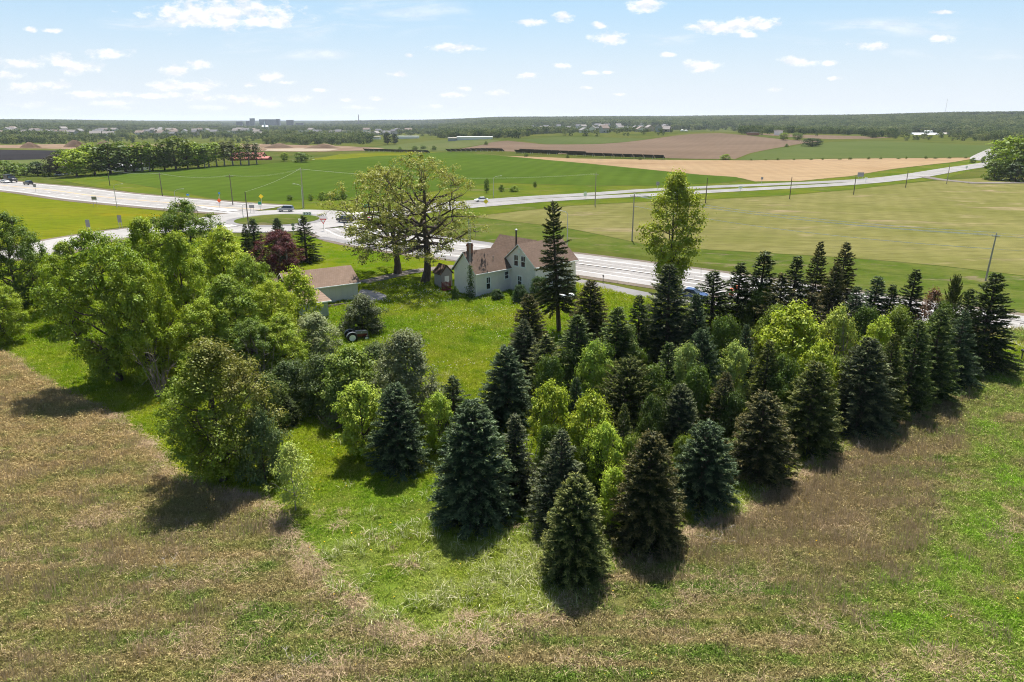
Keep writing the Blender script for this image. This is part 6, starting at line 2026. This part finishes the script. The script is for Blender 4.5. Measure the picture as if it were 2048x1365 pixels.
def suburb_house(u, v, lab, grp, s=1.0):
    p = gp(u, v)
    e = empty('suburb_house', p, rad(R_.choice([0, 12, -15, 25, 80, 95, -30]) + R_.uniform(-6, 6)))
    e.scale = (s * 1.35, s * 1.35, s * 1.25)
    tag(e, lab, 'house', grp)
    w_, r_, f_ = R_.choice(HM)
    for nm, me, ml in (('wall', w_, RW), ('roof', r_, RR)):
        o = link(nm, me, None, e)
        if not me.materials:
            me.materials.append(ml[0])
        o.material_slots[0].link = 'OBJECT'
        o.material_slots[0].material = R_.choice(ml)
    link('window', f_, None, e)


for i in range(64):
    u = R_.uniform(-5, 525)
    v = R_.choice([263.5, 265.5, 267.5, 270, 272.5, 275.5]) + R_.uniform(-0.7, 0.7)
    if u > 200 and v > 274:
        v -= 4
    suburb_house(u, v, 'grey-roofed house among trees in the far left suburb', 'houses of the far left suburb')
for i in range(40):
    u = R_.uniform(1062, 1342)
    v = R_.uniform(253.5, 268) if u > 1150 else R_.uniform(256, 266)
    suburb_house(u, v, 'pale house among trees on the far hill right of the oaks', 'houses on the far hill')
for i in range(14):
    suburb_house(R_.uniform(560, 860), R_.uniform(264, 272), 'dark-roofed house in the far middle suburb', 'houses of the far middle suburb')


def block(name, u, vb, wpx, vt, label, mat, cat='building', depth=None, rz=0.0, roof=None, gable_h=0.0, y=None, floors=0, band=None, grp=None):
    p = at_y(u, y) if y else gp(u, vb)
    mpp = m_per_px(p)
    w, h = wpx * mpp, max(2.5, top_z(p, vt) - p.z)
    d = depth or w * 0.5
    e = empty(name, p, rz)
    tag(e, label, cat, grp)
    if gable_h:
        MB().prism([(-d / 2, -1), (d / 2, -1), (d / 2, h - gable_h), (0, h), (-d / 2, h - gable_h)], 'x', -w / 2, w / 2).build('wall', mat, e)
        hh = h - gable_h
        MB().prism([(-d / 2 - 0.4, hh - 0.2), (0, h + 0.05), (d / 2 + 0.4, hh - 0.2), (d / 2 + 0.4, hh + 0.15), (0, h + 0.4), (-d / 2 - 0.4, hh + 0.15)], 'x', -w / 2 - 0.4, w / 2 + 0.4).build('roof', roof, e)
        MB().box(-w * 0.06, w * 0.06, -d / 2 - 0.08, -d / 2 - 0.01, 0, hh * 0.7).build('door', DARKM, e)
    else:
        MB().box(-w / 2, w / 2, -d / 2, d / 2, -2, h).build('wall', mat, e)
        MB().box(-w / 2 - 0.5, w / 2 + 0.5, -d / 2 - 0.5, d / 2 + 0.5, h, h + 1.2).build('parapet', roof or mat, e)
        for k in range(floors):
            z0 = h * (k + 0.35) / floors
            MB().box(-w / 2 + 1, w / 2 - 1, -d / 2 - 0.25, -d / 2 - 0.02, z0, z0 + h / floors * 0.42).build('window', band or GLASS, e)
    return e


HAZEB = plain('tower_concrete', (0.30, 0.31, 0.33), 0.8, var=0.06, nscale=0.05)
HAZED = plain('tower_dark', (0.16, 0.16, 0.18), 0.7, var=0.06, nscale=0.05)
HAZEW = plain('far_white_wall', (0.75, 0.74, 0.72), 0.7, var=0.04)
HAZER = plain('far_red_brick', (0.36, 0.16, 0.10), 0.9, var=0.1)
REDROOF = plain('red_metal_roof', (0.30, 0.075, 0.055), 0.6, var=0.15, nscale=0.6)
TANROOF = plain('far_tan_roof', (0.45, 0.40, 0.36), 0.8, var=0.08)
DT = 'downtown blocks on the horizon'
block('office_block', 480, 0, 11, 244, 'leftmost small dark block of the distant downtown', HAZED, y=4300, floors=6, grp=DT)
block('office_block', 497, 0, 7, 243, 'narrow block second from the left in the distant downtown', HAZED, y=4300, floors=6, grp=DT)
block('office_tower', 506, 0, 9, 237.5, 'tallest stepped tower of the distant downtown', HAZEB, y=4300, floors=9, grp=DT)
block('office_block', 541, 0, 36, 239.5, 'widest pale slab of the distant downtown', HAZEB, y=4300, floors=8, grp=DT, depth=60)
block('office_block', 557, 0, 6, 239, 'dark tower attached right of the wide downtown slab', HAZED, y=4250, floors=8, grp=DT)
block('office_block', 581, 0, 13, 241, 'separate dark block right of the distant downtown slab', HAZED, y=4300, floors=7, grp=DT)
block('office_block', 600, 0, 14, 247, 'low block at the right end of the distant downtown', HAZED, y=4300, floors=3, grp=DT)
block('campus_block', 722, 0, 18, 247, 'low dark block under the thin chimney on the horizon', HAZED, y=4600, floors=4, grp=DT)
block('campus_block', 738, 0, 12, 247.5, 'second low dark block right of the thin chimney', HAZED, y=4600, floors=4, grp=DT)
block('brick_hall', 182, 0, 32, 247, 'long reddish hall on the left wooded ridge', HAZER, y=3600, floors=3, roof=TANROOF)
p = at_y(718, 4600)
e = empty('smoke_stack', p)
tag(e, 'thin tall chimney on the horizon right of downtown', 'chimney')
MB().tube([(0, 0, 0), (0, 0, 62)], [3.2, 2.2], 10).build('stack', HAZED, e)
MB().lathe([(2.3, 0), (2.6, 0.5), (2.6, 2)], 10, 'z', (0, 0, 60.5)).build('rim', HAZED, e)
p = at_y(531, 2900)
e = empty('church', p)
tag(e, 'white church steeple below the downtown slab', 'church')
MB().prism([(-7, -1), (7, -1), (7, 8), (0, 14), (-7, 8)], 'x', -12, 12).build('nave', HAZEW, e)
MB().box(-3, 3, -9, -4, -1, 17).build('tower', HAZEW, e)
MB().lathe([(3.4, 0), (0.15, 16)], 6, 'z', (0, -6.5, 17.0)).build('spire', HAZEW, e)
for (u, v, w, vt, lab, m1, m2) in [
        (30, 262.5, 26, 258.5, 'long pale commercial roof at the far left', HAZEW, TANROOF), (95, 266, 30, 262.5, 'long pale shed roof in the left suburb', HAZEW, TANROOF),
        (425, 263.5, 22, 261, 'white flat building left below downtown', HAZEW, TANROOF), (470, 266, 26, 262.5, 'white flat building below the leftmost downtown block', HAZEW, TANROOF),
        (610, 264, 24, 261.5, 'white flat building below the right end of downtown', HAZEW, TANROOF), (690, 266, 26, 263, 'white warehouse in the far middle', HAZEW, TANROOF),
        (745, 268, 22, 264.5, 'pale warehouse left of the dark conifer clumps', HAZEW, TANROOF), (815, 277.5, 44, 274, 'long white warehouse right of the dark conifers', HAZEW, HAZEW),
        (898, 269, 32, 264, 'white store building with a red roof stripe', HAZEW, HAZER), (905, 282, 16, 277.5, 'grey box building left of the brown hill', HAZEB, TANROOF),
        (950, 279, 70, 277.2, 'very long low white shed behind the brown hill', HAZEW, HAZEW), (752, 279, 16, 275.5, 'small pale house beside the dark conifers', HAZEW, TANROOF),
        (1556, 270.5, 8, 262.5, 'white farmhouse in the wooded hills right of centre', HAZEW, TANROOF), (1505, 270.5, 16, 268, 'brown low barn in the far hills', HAZER, RR[3])]:
    block('far_building', u, v, w, vt, lab, m1, depth=18, roof=m2)
# red barn behind the field crest, white roof below the treeline
block('red_barn', 500, 0, 62, 306, 'long barn with a rusty red roof behind the treeline', REDW, 'barn', 14, rad(-6), REDROOF, 4.0, y=530)
block('red_barn_wing', 533, 0, 15, 314, 'dark red square barn end at the right of the treeline', REDW, 'barn', 9, 0, REDROOF, 1.0, y=515)
block('treeline_house', 265, 341, 50, 328, 'low house with a pale roof under the treeline', HAZEW, 'house', 12, rad(-5), plain('pale_metal_roof', (0.62, 0.60, 0.62), 0.5, 0.2), 2.2)
# white farm with silos on the right
block('white_barn', 1848, 0, 50, 270, 'long white barn in front of three silos', HAZEW, 'barn', 20, 0, plain('white_metal_roof', (0.72, 0.74, 0.78), 0.5, 0.2, var=0.04), 3.0, y=1330)
block('farm_shed', 1892, 0, 12, 275, 'small white farm shed right of the long white barn', HAZEW, 'shed', 10, 0, TANROOF, 1.5, y=1330)
block('farm_house', 1983, 0, 10, 279, 'white farm building near the right clump', HAZEW, 'house', 10, 0, TANROOF, 2.0, y=1280)


def silo(u, y, vt, rpx, label, mat, grp):
    p = at_y(u, y)
    h = top_z(p, vt) - p.z
    r = rpx * m_per_px(p)
    e = empty('silo', p)
    tag(e, label, 'silo', grp)
    MB().lathe([(r, -1), (r, h - r * 0.8)], 16).build('body', mat, e, True)
    MB().lathe([(r * 1.02, h - r * 0.8), (r * 0.9, h - r * 0.4), (r * 0.55, h - r * 0.08), (0.1, h)], 16).build('dome', HAZEW, e, True)
    for k in range(4):
        z = (h - r) * (k + 0.5) / 4
        MB().lathe([(r * 1.015, z), (r * 1.015, z + 0.3)], 16).build('hoop', GALV, e)


for k, (u, vt) in enumerate(((1850, 261.5), (1856, 261), (1862, 261.5))):
    silo(u, 1380, vt, 2.8, ['left', 'middle', 'right'][k] + ' one of three silos behind the long white barn', plain('silo_pale', (0.52, 0.56, 0.62), 0.6), 'silos of the white farm')
silo(1364, 1285, 259.5, 3.3, 'left one of two dark silos on the brown hill', HAZED, 'dark silos on the hill')
silo(1372, 1285, 260, 3.3, 'right one of two dark silos on the brown hill', HAZED, 'dark silos on the hill')


def water_tower(u, y, vt, label, r=9.0, mat=HAZEW):
    p = at_y(u, y)
    h = top_z(p, vt) - p.z
    e = empty('water_tower', p)
    tag(e, label, 'water tower')
    MB().lathe([(0.3, h - 1.6 * r), (r * 0.75, h - 1.3 * r), (r, h - 0.8 * r), (r * 0.75, h - 0.25 * r), (0.2, h)], 16).build('tank', mat, e, True)
    MB().tube([(0, 0, 0), (0, 0, h - 1.4 * r)], [2.4, 1.8], 10).build('stem', mat, e)


water_tower(1347, 3600, 236, 'pale water tower on the horizon above the far hill houses')
water_tower(1163, 4200, 236.5, 'small water tower on the centre horizon')
water_tower(1071, 2700, 249, 'white ball water tank among the far hill trees', 7.5)
p = at_y(1889, 3000)
e = empty('radio_mast', p)
tag(e, 'tall thin radio mast on the right horizon', 'mast')
hM = top_z(p, 198) - p.z
for k in range(3):
    a = k * 2.094
    MB().tube([(0.8 * math.cos(a), 0.8 * math.sin(a), 0), (0.5 * math.cos(a), 0.5 * math.sin(a), hM)], 0.16, 4).build('leg', GALV, e)
lt = MB()
for i in range(40):
    for k in range(3):
        a, b = k * 2.094, (k + 1) * 2.094
        lt.tube([(0.7 * math.cos(a), 0.7 * math.sin(a), i * hM / 40), (0.7 * math.cos(b), 0.7 * math.sin(b), (i + 1) * hM / 40)], 0.1, 3, False)
lt.build('lattice', GALV, e)

# rows of dark panels on the slope behind the tan field
PANEL = plain('dark_panel', (0.055, 0.050, 0.050), 0.5, 0.0, var=0.2, nscale=0.4)
pm = MB().prism([(-1.6, 0.7), (1.6, 2.9), (1.6, 3.05), (-1.6, 0.85)], 'x', -3.9, 3.9).mesh('panel', PANEL)
fm = MB().box(-3.2, -3.0, -0.1, 0.1, 0, 1.75).box(3.0, 3.2, -0.1, 0.1, 0, 1.75).mesh('frame', GALV)


def panel_row(u0, v0, u1, v1, label, rows=1):
    a, b = gp(u0, v0), gp(u1, v1)
    e = empty('panel_row', a)
    tag(e, label, 'panel row', 'dark panel rows behind the tan field')
    L_ = (b - a).length
    n = int(L_ / 8.2)
    dv = (b - a).normalized()
    az = math.atan2(dv.y, dv.x)
    for i in range(n):
        q = a + dv * (8.2 * i + 4)
        z = float(hz(q.x, q.y))
        for me, nm in ((pm, 'panel'), (fm, 'frame')):
            o = link(nm, me, None, e)
            o.location = (q.x - a.x, q.y - a.y, z - a.z)
            o.rotation_euler = (0, 0, az + math.pi)


panel_row(893, 305.0, 1010, 304.8, 'left stretch of the long dark panel row behind the green field')
panel_row(1030, 307.5, 1130, 311.5, 'middle stretch of the long dark panel row above the tan field')
panel_row(1132, 311.8, 1338, 319.5, 'right stretch of the long dark panel row above the tan field')
panel_row(1040, 305.5, 1180, 311.5, 'second parallel dark panel row behind the middle stretch')
panel_row(728, 303.5, 862, 307.2, 'separate dark panel row left of the oak top')
# earth heaps on the building site
HEAP = [(60, 296, 40, 6), (150, 295, 50, 8), (210, 294, 44, 7), (560, 296, 60, 5), (650, 297, 70, 5)]
for i, (u, v, w, hh) in enumerate(HEAP):
    p = gp(u, v)
    g = np.random.default_rng(200 + i)
    n1, n2 = 9, 28
    rx = w * m_per_px(p) / 2
    V, Q = [], []
    for a_ in range(n1):
        rr_ = 1 - a_ / (n1 - 1) * 0.98
        for b_ in range(n2):
            q = 6.283 * b_ / n2
            k = 1 + 0.18 * math.sin(3 * q + i) + 0.1 * math.sin(7 * q + 2 * i)
            V.append((rx * rr_ * k * math.cos(q), rx * 0.5 * rr_ * k * math.sin(q), (1 - rr_**1.5) * hh + g.normal(0, 0.25) * (1 - rr_)))
    for a_ in range(n1 - 1):
        for b_ in range(n2):
            Q.append((a_ * n2 + b_, a_ * n2 + (b_ + 1) % n2, (a_ + 1) * n2 + (b_ + 1) % n2, (a_ + 1) * n2 + b_))
    me = np_mesh('earth_heap', np.array(V), [np.array(Q), np.array([[(n1 - 1) * n2 + k for k in range(n2)]])])
    me.materials.append(FM['dirt'])
    o = link('earth_heap', me)
    o.location = p
    tag(o, ['leftmost', 'largest left', 'right-hand left-side', 'middle', 'rightmost'][i] + ' heap of bare brown earth on the far building site', 'earth heap', 'earth heaps')


# ------------------------------------------------------------------ grass, weeds and straw of the near ground
def grass_mat(name, colfn=None, col=None, mul=1.0, trans=0.35, dry=None, dry_amt=0.3):
    m, t, out = new_mat(name)
    rn = t.n('ShaderNodeAttribute', attribute_name='rnd').outputs['Fac']
    c = colfn(t, t.pos()) if colfn else t.mix(0.0, col, col)
    if dry:
        c = t.mix(t.mr(rn, 1 - dry_amt, 1.0, 0, 1, smooth=True), c, dry)
    v = t.mr(rn, 0, 1, 0.75 * mul, 1.25 * mul)
    hs = t.n('ShaderNodeHueSaturation')
    t.l(v, hs.inputs['Value'])
    t.l(c, hs.inputs['Color'])
    c = hs.outputs[0]
    d, tr, mx = t.n('ShaderNodeBsdfDiffuse'), t.n('ShaderNodeBsdfTranslucent'), t.n('ShaderNodeMixShader')
    t.l(c, d.inputs[0])
    t.l(c, tr.inputs[0])
    mx.inputs[0].default_value = trans
    t.l(d.outputs[0], mx.inputs[1])
    t.l(tr.outputs[0], mx.inputs[2])
    t.l(mx.outputs[0], out.inputs[0])
    return m


WEEDM = grass_mat('meadow_weed', meadow_col, mul=1.6, dry=(0.33, 0.27, 0.15), dry_amt=0.15)
STEMM = grass_mat('dry_stem', None, (0.34, 0.265, 0.165), 1.0, 0.3)
STRAWM = grass_mat('straw', None, (0.50, 0.38, 0.25), 1.0, 0.25)
TURFM = grass_mat('turf_blade', lawn_col, mul=1.5, dry=(0.40, 0.34, 0.12), dry_amt=0.15)
YELM = plain('dandelion_yellow', (0.75, 0.48, 0.01), 0.8)
SEEDM = plain('dandelion_seed', (0.72, 0.68, 0.62), 0.9)


def blades(g, n, rad_, h0, h1, w0, w1, lean, curve=0.3, clump=0):
    if clump:
        cc = g.uniform(-rad_, rad_, (clump, 2))
        base = cc[g.integers(0, clump, n)] + g.normal(0, rad_ * 0.13, (n, 2))
    else:
        base = g.uniform(-rad_, rad_, (n, 2))
    h = g.uniform(h0, h1, n)
    a = g.uniform(0, 6.28, n)
    ln = np.abs(g.normal(0, lean, n))
    d = np.stack([np.cos(a), np.sin(a)], -1)
    wv = np.stack([-np.sin(a), np.cos(a)], -1) * (g.uniform(w0, w1, n) / 2)[:, None]
    B = np.concatenate([base, np.zeros((n, 1))], 1)
    mid = np.concatenate([base + d * (h * ln * 0.35)[:, None], (h * 0.6)[:, None]], 1)
    top = np.concatenate([base + d * (h * ln * (0.8 + curve))[:, None], (h / np.sqrt(1 + ln**2))[:, None]], 1)
    W = np.concatenate([wv, np.zeros((n, 1))], 1)
    V = np.stack([B, mid + W, top, mid - W], 1).reshape(-1, 3)
    V[:, 2] = np.maximum(V[:, 2], -0.02)
    return V, np.arange(4 * n).reshape(-1, 4), np.repeat(g.uniform(size=n), 4)


def patch(name, mat, parts):
    Vs, Qs, Rs, o = [], [], [], 0
    for V, Q, r in parts:
        Vs.append(V)
        Qs.append(Q + o)
        Rs.append(r)
        o += len(V)
    me = np_mesh(name, np.vstack(Vs), [np.vstack(Qs)], {'rnd': np.concatenate(Rs)})
    me.materials.append(mat)
    return me


def leaves_patch(g, n, rad_, hmax, ls, ncl):
    cc = np.concatenate([g.uniform(-rad_, rad_, (ncl, 2)), g.uniform(0.3, 1.0, (ncl, 1)) * hmax], 1)
    k = g.integers(0, ncl, n)
    C = cc[k] + g.normal(0, 1, (n, 3)) * np.array([[0.10, 0.10, 0.06]])
    C[:, 2] = np.clip(C[:, 2] * g.uniform(0.5, 1, n), 0.02, None)
    N = unit(unit(g.normal(size=(n, 3))) * 0.6 + unit(C - cc[k] + [[0, 0, 0.05]]) * 0.5 + [[0, 0, 0.6]])
    L = ls * g.uniform(0.6, 1.4, n)
    V, Q = rhombi(C, N, L, L * 0.6, g)
    return V, Q, np.repeat(g.uniform(size=n), 4)


g = np.random.default_rng(301)
weed_p = [patch('weed_patch', WEEDM, [leaves_patch(g, 110, 0.6, h_, 0.10, 11), blades(g, 60, 0.6, 0.15, 0.5, 0.02, 0.04, 0.5)]) for h_ in (0.22, 0.32, 0.42, 0.28)]
stem_p = [patch('stem_patch', STEMM, [blades(g, 55, 0.6, 0.4, 0.95, 0.012, 0.026, 0.16, 0.1)]) for _ in range(3)]
straw_p = [patch('straw_patch', STRAWM, [blades(g, 110, 0.5, 0.15, 0.5, 0.012, 0.026, 1.3, 0.2, 9)]) for _ in range(3)]
turf_p = [patch('turf_patch', TURFM, [blades(g, 150, 0.6, 0.08, h_, 0.02, 0.045, 0.6, 0.3, cl)]) for h_, cl in ((0.2, 0), (0.26, 9), (0.34, 7))]
tall_p = [patch('tall_patch', grass_mat('tall_grass', lawn_col, mul=1.35, dry=(0.55, 0.50, 0.36), dry_amt=0.3), [blades(g, 130, 0.55, 0.3, 0.75, 0.015, 0.035, 0.6, 0.5, 6)]) for _ in range(3)]


def in_poly(u, v, poly):
    r = np.zeros(len(u), bool)
    n = len(poly)
    for i in range(n):
        (x1, y1), (x2, y2) = poly[i], poly[(i + 1) % n]
        c = ((y1 > v) != (y2 > v)) & (u < (x2 - x1) * (v - y1) / (y2 - y1 + 1e-12) + x1)
        r ^= c
    return r


APRON = [(714, 592), (722, 579), (745, 580), (778, 594), (768, 601), (735, 603), (716, 604)]
HARD = [(trail, 2.1), (drive, 1.9), (hw_right, 11.5)]


def cand(g, dens, x0, x1, y0, y1):
    n = int(dens * (x1 - x0) * (y1 - y0))
    x, y = g.uniform(x0, x1, n), g.uniform(y0, y1, n)
    u, v = proj_np(x, y, np.zeros(n))
    ok = (u > -350) & (u < 2400) & (v < 1800) & (v > 530)
    far_i = np.where(ok & (y > 88))[0]
    for q_, w_ in HARD:
        qa = np.array([(p.x, p.y) for p in q_])
        dd = np.array([np.hypot(qa[:, 0] - x[i], qa[:, 1] - y[i]).min() for i in far_i])
        ok[far_i[dd < w_]] = False
    ok &= ~in_poly(u, v, APRON)
    return x[ok], y[ok], u[ok], v[ok]


def wavy(x, y, s, k=0.0):
    return (np.sin(x * s + 1.3 + k) * np.cos(y * s * 1.2 + 0.7) + np.sin((x + y) * s * 0.6 + 2.1 * k) + np.sin((x - 1.7 * y) * s * 1.7 + k)) / 3


def spread(name, protos, x, y, s, g, label):
    n = len(x)
    scatter(name, np.stack([x, y, np.full(n, 0.012)], -1), s, g.uniform(0, 6.28, n), g.integers(0, len(protos), n), protos, label)


x, y, u, v = cand(g, 5.0, -85, 85, 14, 95)
lawn_in = in_poly(u, v, lawn_px)
far_thin = g.uniform(size=len(x)) < np.clip(1.25 - (y - 30) / 75, 0.25, 1)
k = ~lawn_in & far_thin
spread('meadow_weeds', weed_p, x[k], y[k], g.uniform(0.7, 1.25, k.sum()) * np.clip(y[k] / 45, 0.9, 1.5), g, 'knee-high weeds and wild grass filling the meadow')
x, y, u, v = cand(g, 3.2, -85, 85, 14, 95)
lawn_in = in_poly(u, v, lawn_px)
right = np.clip((x - 4) / 14, 0, 1) * np.clip((y - 32) / 10, 0, 1)
prob = np.clip(0.12 + 0.42 * right + 0.3 * wavy(x, y, 0.22, 3), 0.03, 1) * np.where((x * 0.72 - y * 0.55) > -3, 0.15, 1)
k = ~lawn_in & (g.uniform(size=len(x)) < prob)
spread('dry_stems', stem_p, x[k], y[k], g.uniform(0.7, 1.2, k.sum()), g, 'upright brown dead stems standing in the meadow')
x, y, u, v = cand(g, 4.5, -85, 85, 14, 95)
lawn_in = in_poly(u, v, lawn_px)
edge = np.array([gp(a, b)[:2] for a, b in LAWN_EDGE])
seg = np.concatenate([edge[i] + (edge[i + 1] - edge[i]) * np.linspace(0, 1, 30)[:, None] for i in range(len(edge) - 1)])
dist = np.array([np.hypot(seg[:, 0] - a, seg[:, 1] - b).min() for a, b in zip(x, y)])
prob = np.where(dist < 0.65, 0.9 * ((wavy(x, y, 0.35, 1) > -0.3) | ((x < -4) & (y < 46)) | ((x > 6) & (y < 50))), 0.0) + np.where(~lawn_in, np.clip(0.55 * wavy(x, y, 0.35, 5) - 0.06, 0.03, 0.4), 0) + np.where(lawn_in & (y < 44), np.clip(wavy(x, y, 0.9, 2) - 0.4, 0, 0.2), 0)
k = g.uniform(size=len(x)) < prob
spread('straw_drifts', straw_p, x[k], y[k], g.uniform(0.6, 1.25, k.sum()), g, 'flattened pale straw lying in drifts along the mown edge')
x, y, u, v = cand(g, 5.0, -75, 85, 25, 118)
lawn_in = in_poly(u, v, lawn_px)
k = lawn_in & (g.uniform(size=len(x)) < np.clip(1.3 - (y - 30) / 70, 0.22, 1))
spread('lawn_grass', turf_p, x[k], y[k], g.uniform(0.7, 1.2, k.sum()) * np.clip(y[k] / 60, 0.9, 1.5), g, 'bright green mown and half-grown grass of the yard')
x, y, u, v = cand(g, 3.0, -25, 60, 28, 75)
lawn_in = in_poly(u, v, lawn_px)
k = lawn_in & (g.uniform(size=len(x)) < np.clip(0.5 + wavy(x, y, 0.5, 4) - np.clip((y - 36) / 14, 0, 1) * np.clip((9 - x) / 6, 0, 1), 0, 1))
spread('tall_grass', tall_p, x[k], y[k], g.uniform(0.6, 1.15, k.sum()), g, 'pale uncut grass tufts at the near tip of the plot and under the spruces')

fl = MB().lathe([(0.005, 0.12), (0.045, 0.125), (0.05, 0.14), (0.02, 0.155)], 5)
fl_y = fl.mesh('dandelion', YELM)
fl_s = MB().lathe([(0.01, 0.18), (0.05, 0.2), (0.065, 0.24), (0.05, 0.28), (0.01, 0.3)], 6).mesh('seed_head', SEEDM)
x, y, u, v = cand(g, 7.0, -25, 25, 60, 116)
m_ = in_poly(u, v, lawn_px) & (g.uniform(size=len(x)) < np.clip(0.15 + 0.9 * wavy(x, y, 0.28, 2.2), 0, 1)) & (((u > 740) & (v < 740)) | ((u > 1140) & (v < 620)))
spread('dandelion_seed_heads', [fl_s], x[m_], y[m_], g.uniform(0.45, 0.95, m_.sum()), g, 'white dandelion seed heads strewn over the house lawn')
x, y, u, v = cand(g, 2.0, -60, 60, 24, 110)
m_ = (g.uniform(size=len(x)) < np.clip(0.02 + 0.35 * wavy(x, y, 0.3, 4.4), 0, 1))
spread('yellow_flowers', [fl_y], x[m_], y[m_], g.uniform(0.7, 1.3, m_.sum()), g, 'tiny yellow dandelion flowers dotting the grass')

TWIG = plain('bleached_twig', (0.42, 0.37, 0.32), 0.95, var=0.2)
for i, (u, v, s, rz, lab) in enumerate([(590, 1345, 0.45, 0.4, 'bleached dead branch lying at the bottom edge of the meadow'), (335, 1140, 0.42, 1.7, 'bleached branches lying in the left meadow below the maple shadow'),
                                        (375, 1050, 0.35, 2.6, 'grey twigs at the lower edge of the maple shadow'), (1425, 1062, 0.5, 0.2, 'heap of grey cut branches below the squat blue spruce'),
                                        (1440, 1085, 0.45, 3.0, 'pale cut branches scattered below the grey branch heap'), (1725, 905, 0.35, 1.1, 'white twigs sticking up at the meadow edge below the wide spruce'),
                                        (1300, 1128, 0.3, 2.0, 'dry brown twigs in the shadow below the brown-tipped spruce'), (1950, 980, 0.3, 0.9, 'white dead stalks standing in the right meadow')]):
    me = dead_tree(80 + i, 3.2, 3.0, 9, 7)
    me.materials.append(TWIG)
    o = link('dead_branch', me)
    o.location = gp(u, v) + Vector((0, 0, 0.05))
    o.scale = (s, s, s * (0.5 if i != 5 else 0.9))
    o.rotation_euler = (0, 0, rz)
    tag(o, lab, 'dead branch')

# ------------------------------------------------------------------ air
hb_ = MB().box(-27000, 27000, -27000, 27000, -30, 150)
m_, t, out = new_mat('thin_haze')
pv = t.n('ShaderNodeVolumePrincipled')
pv.inputs['Color'].default_value = (0.80, 0.88, 1.0, 1)
pv.inputs['Density'].default_value = 5.0e-5
pv.inputs['Anisotropy'].default_value = 0.15
t.l(pv.outputs[0], out.inputs['Volume'])
hz_o = hb_.build('haze', m_)
tag(hz_o, 'thin bluish summer haze over the far hills', None, None, 'stuff')
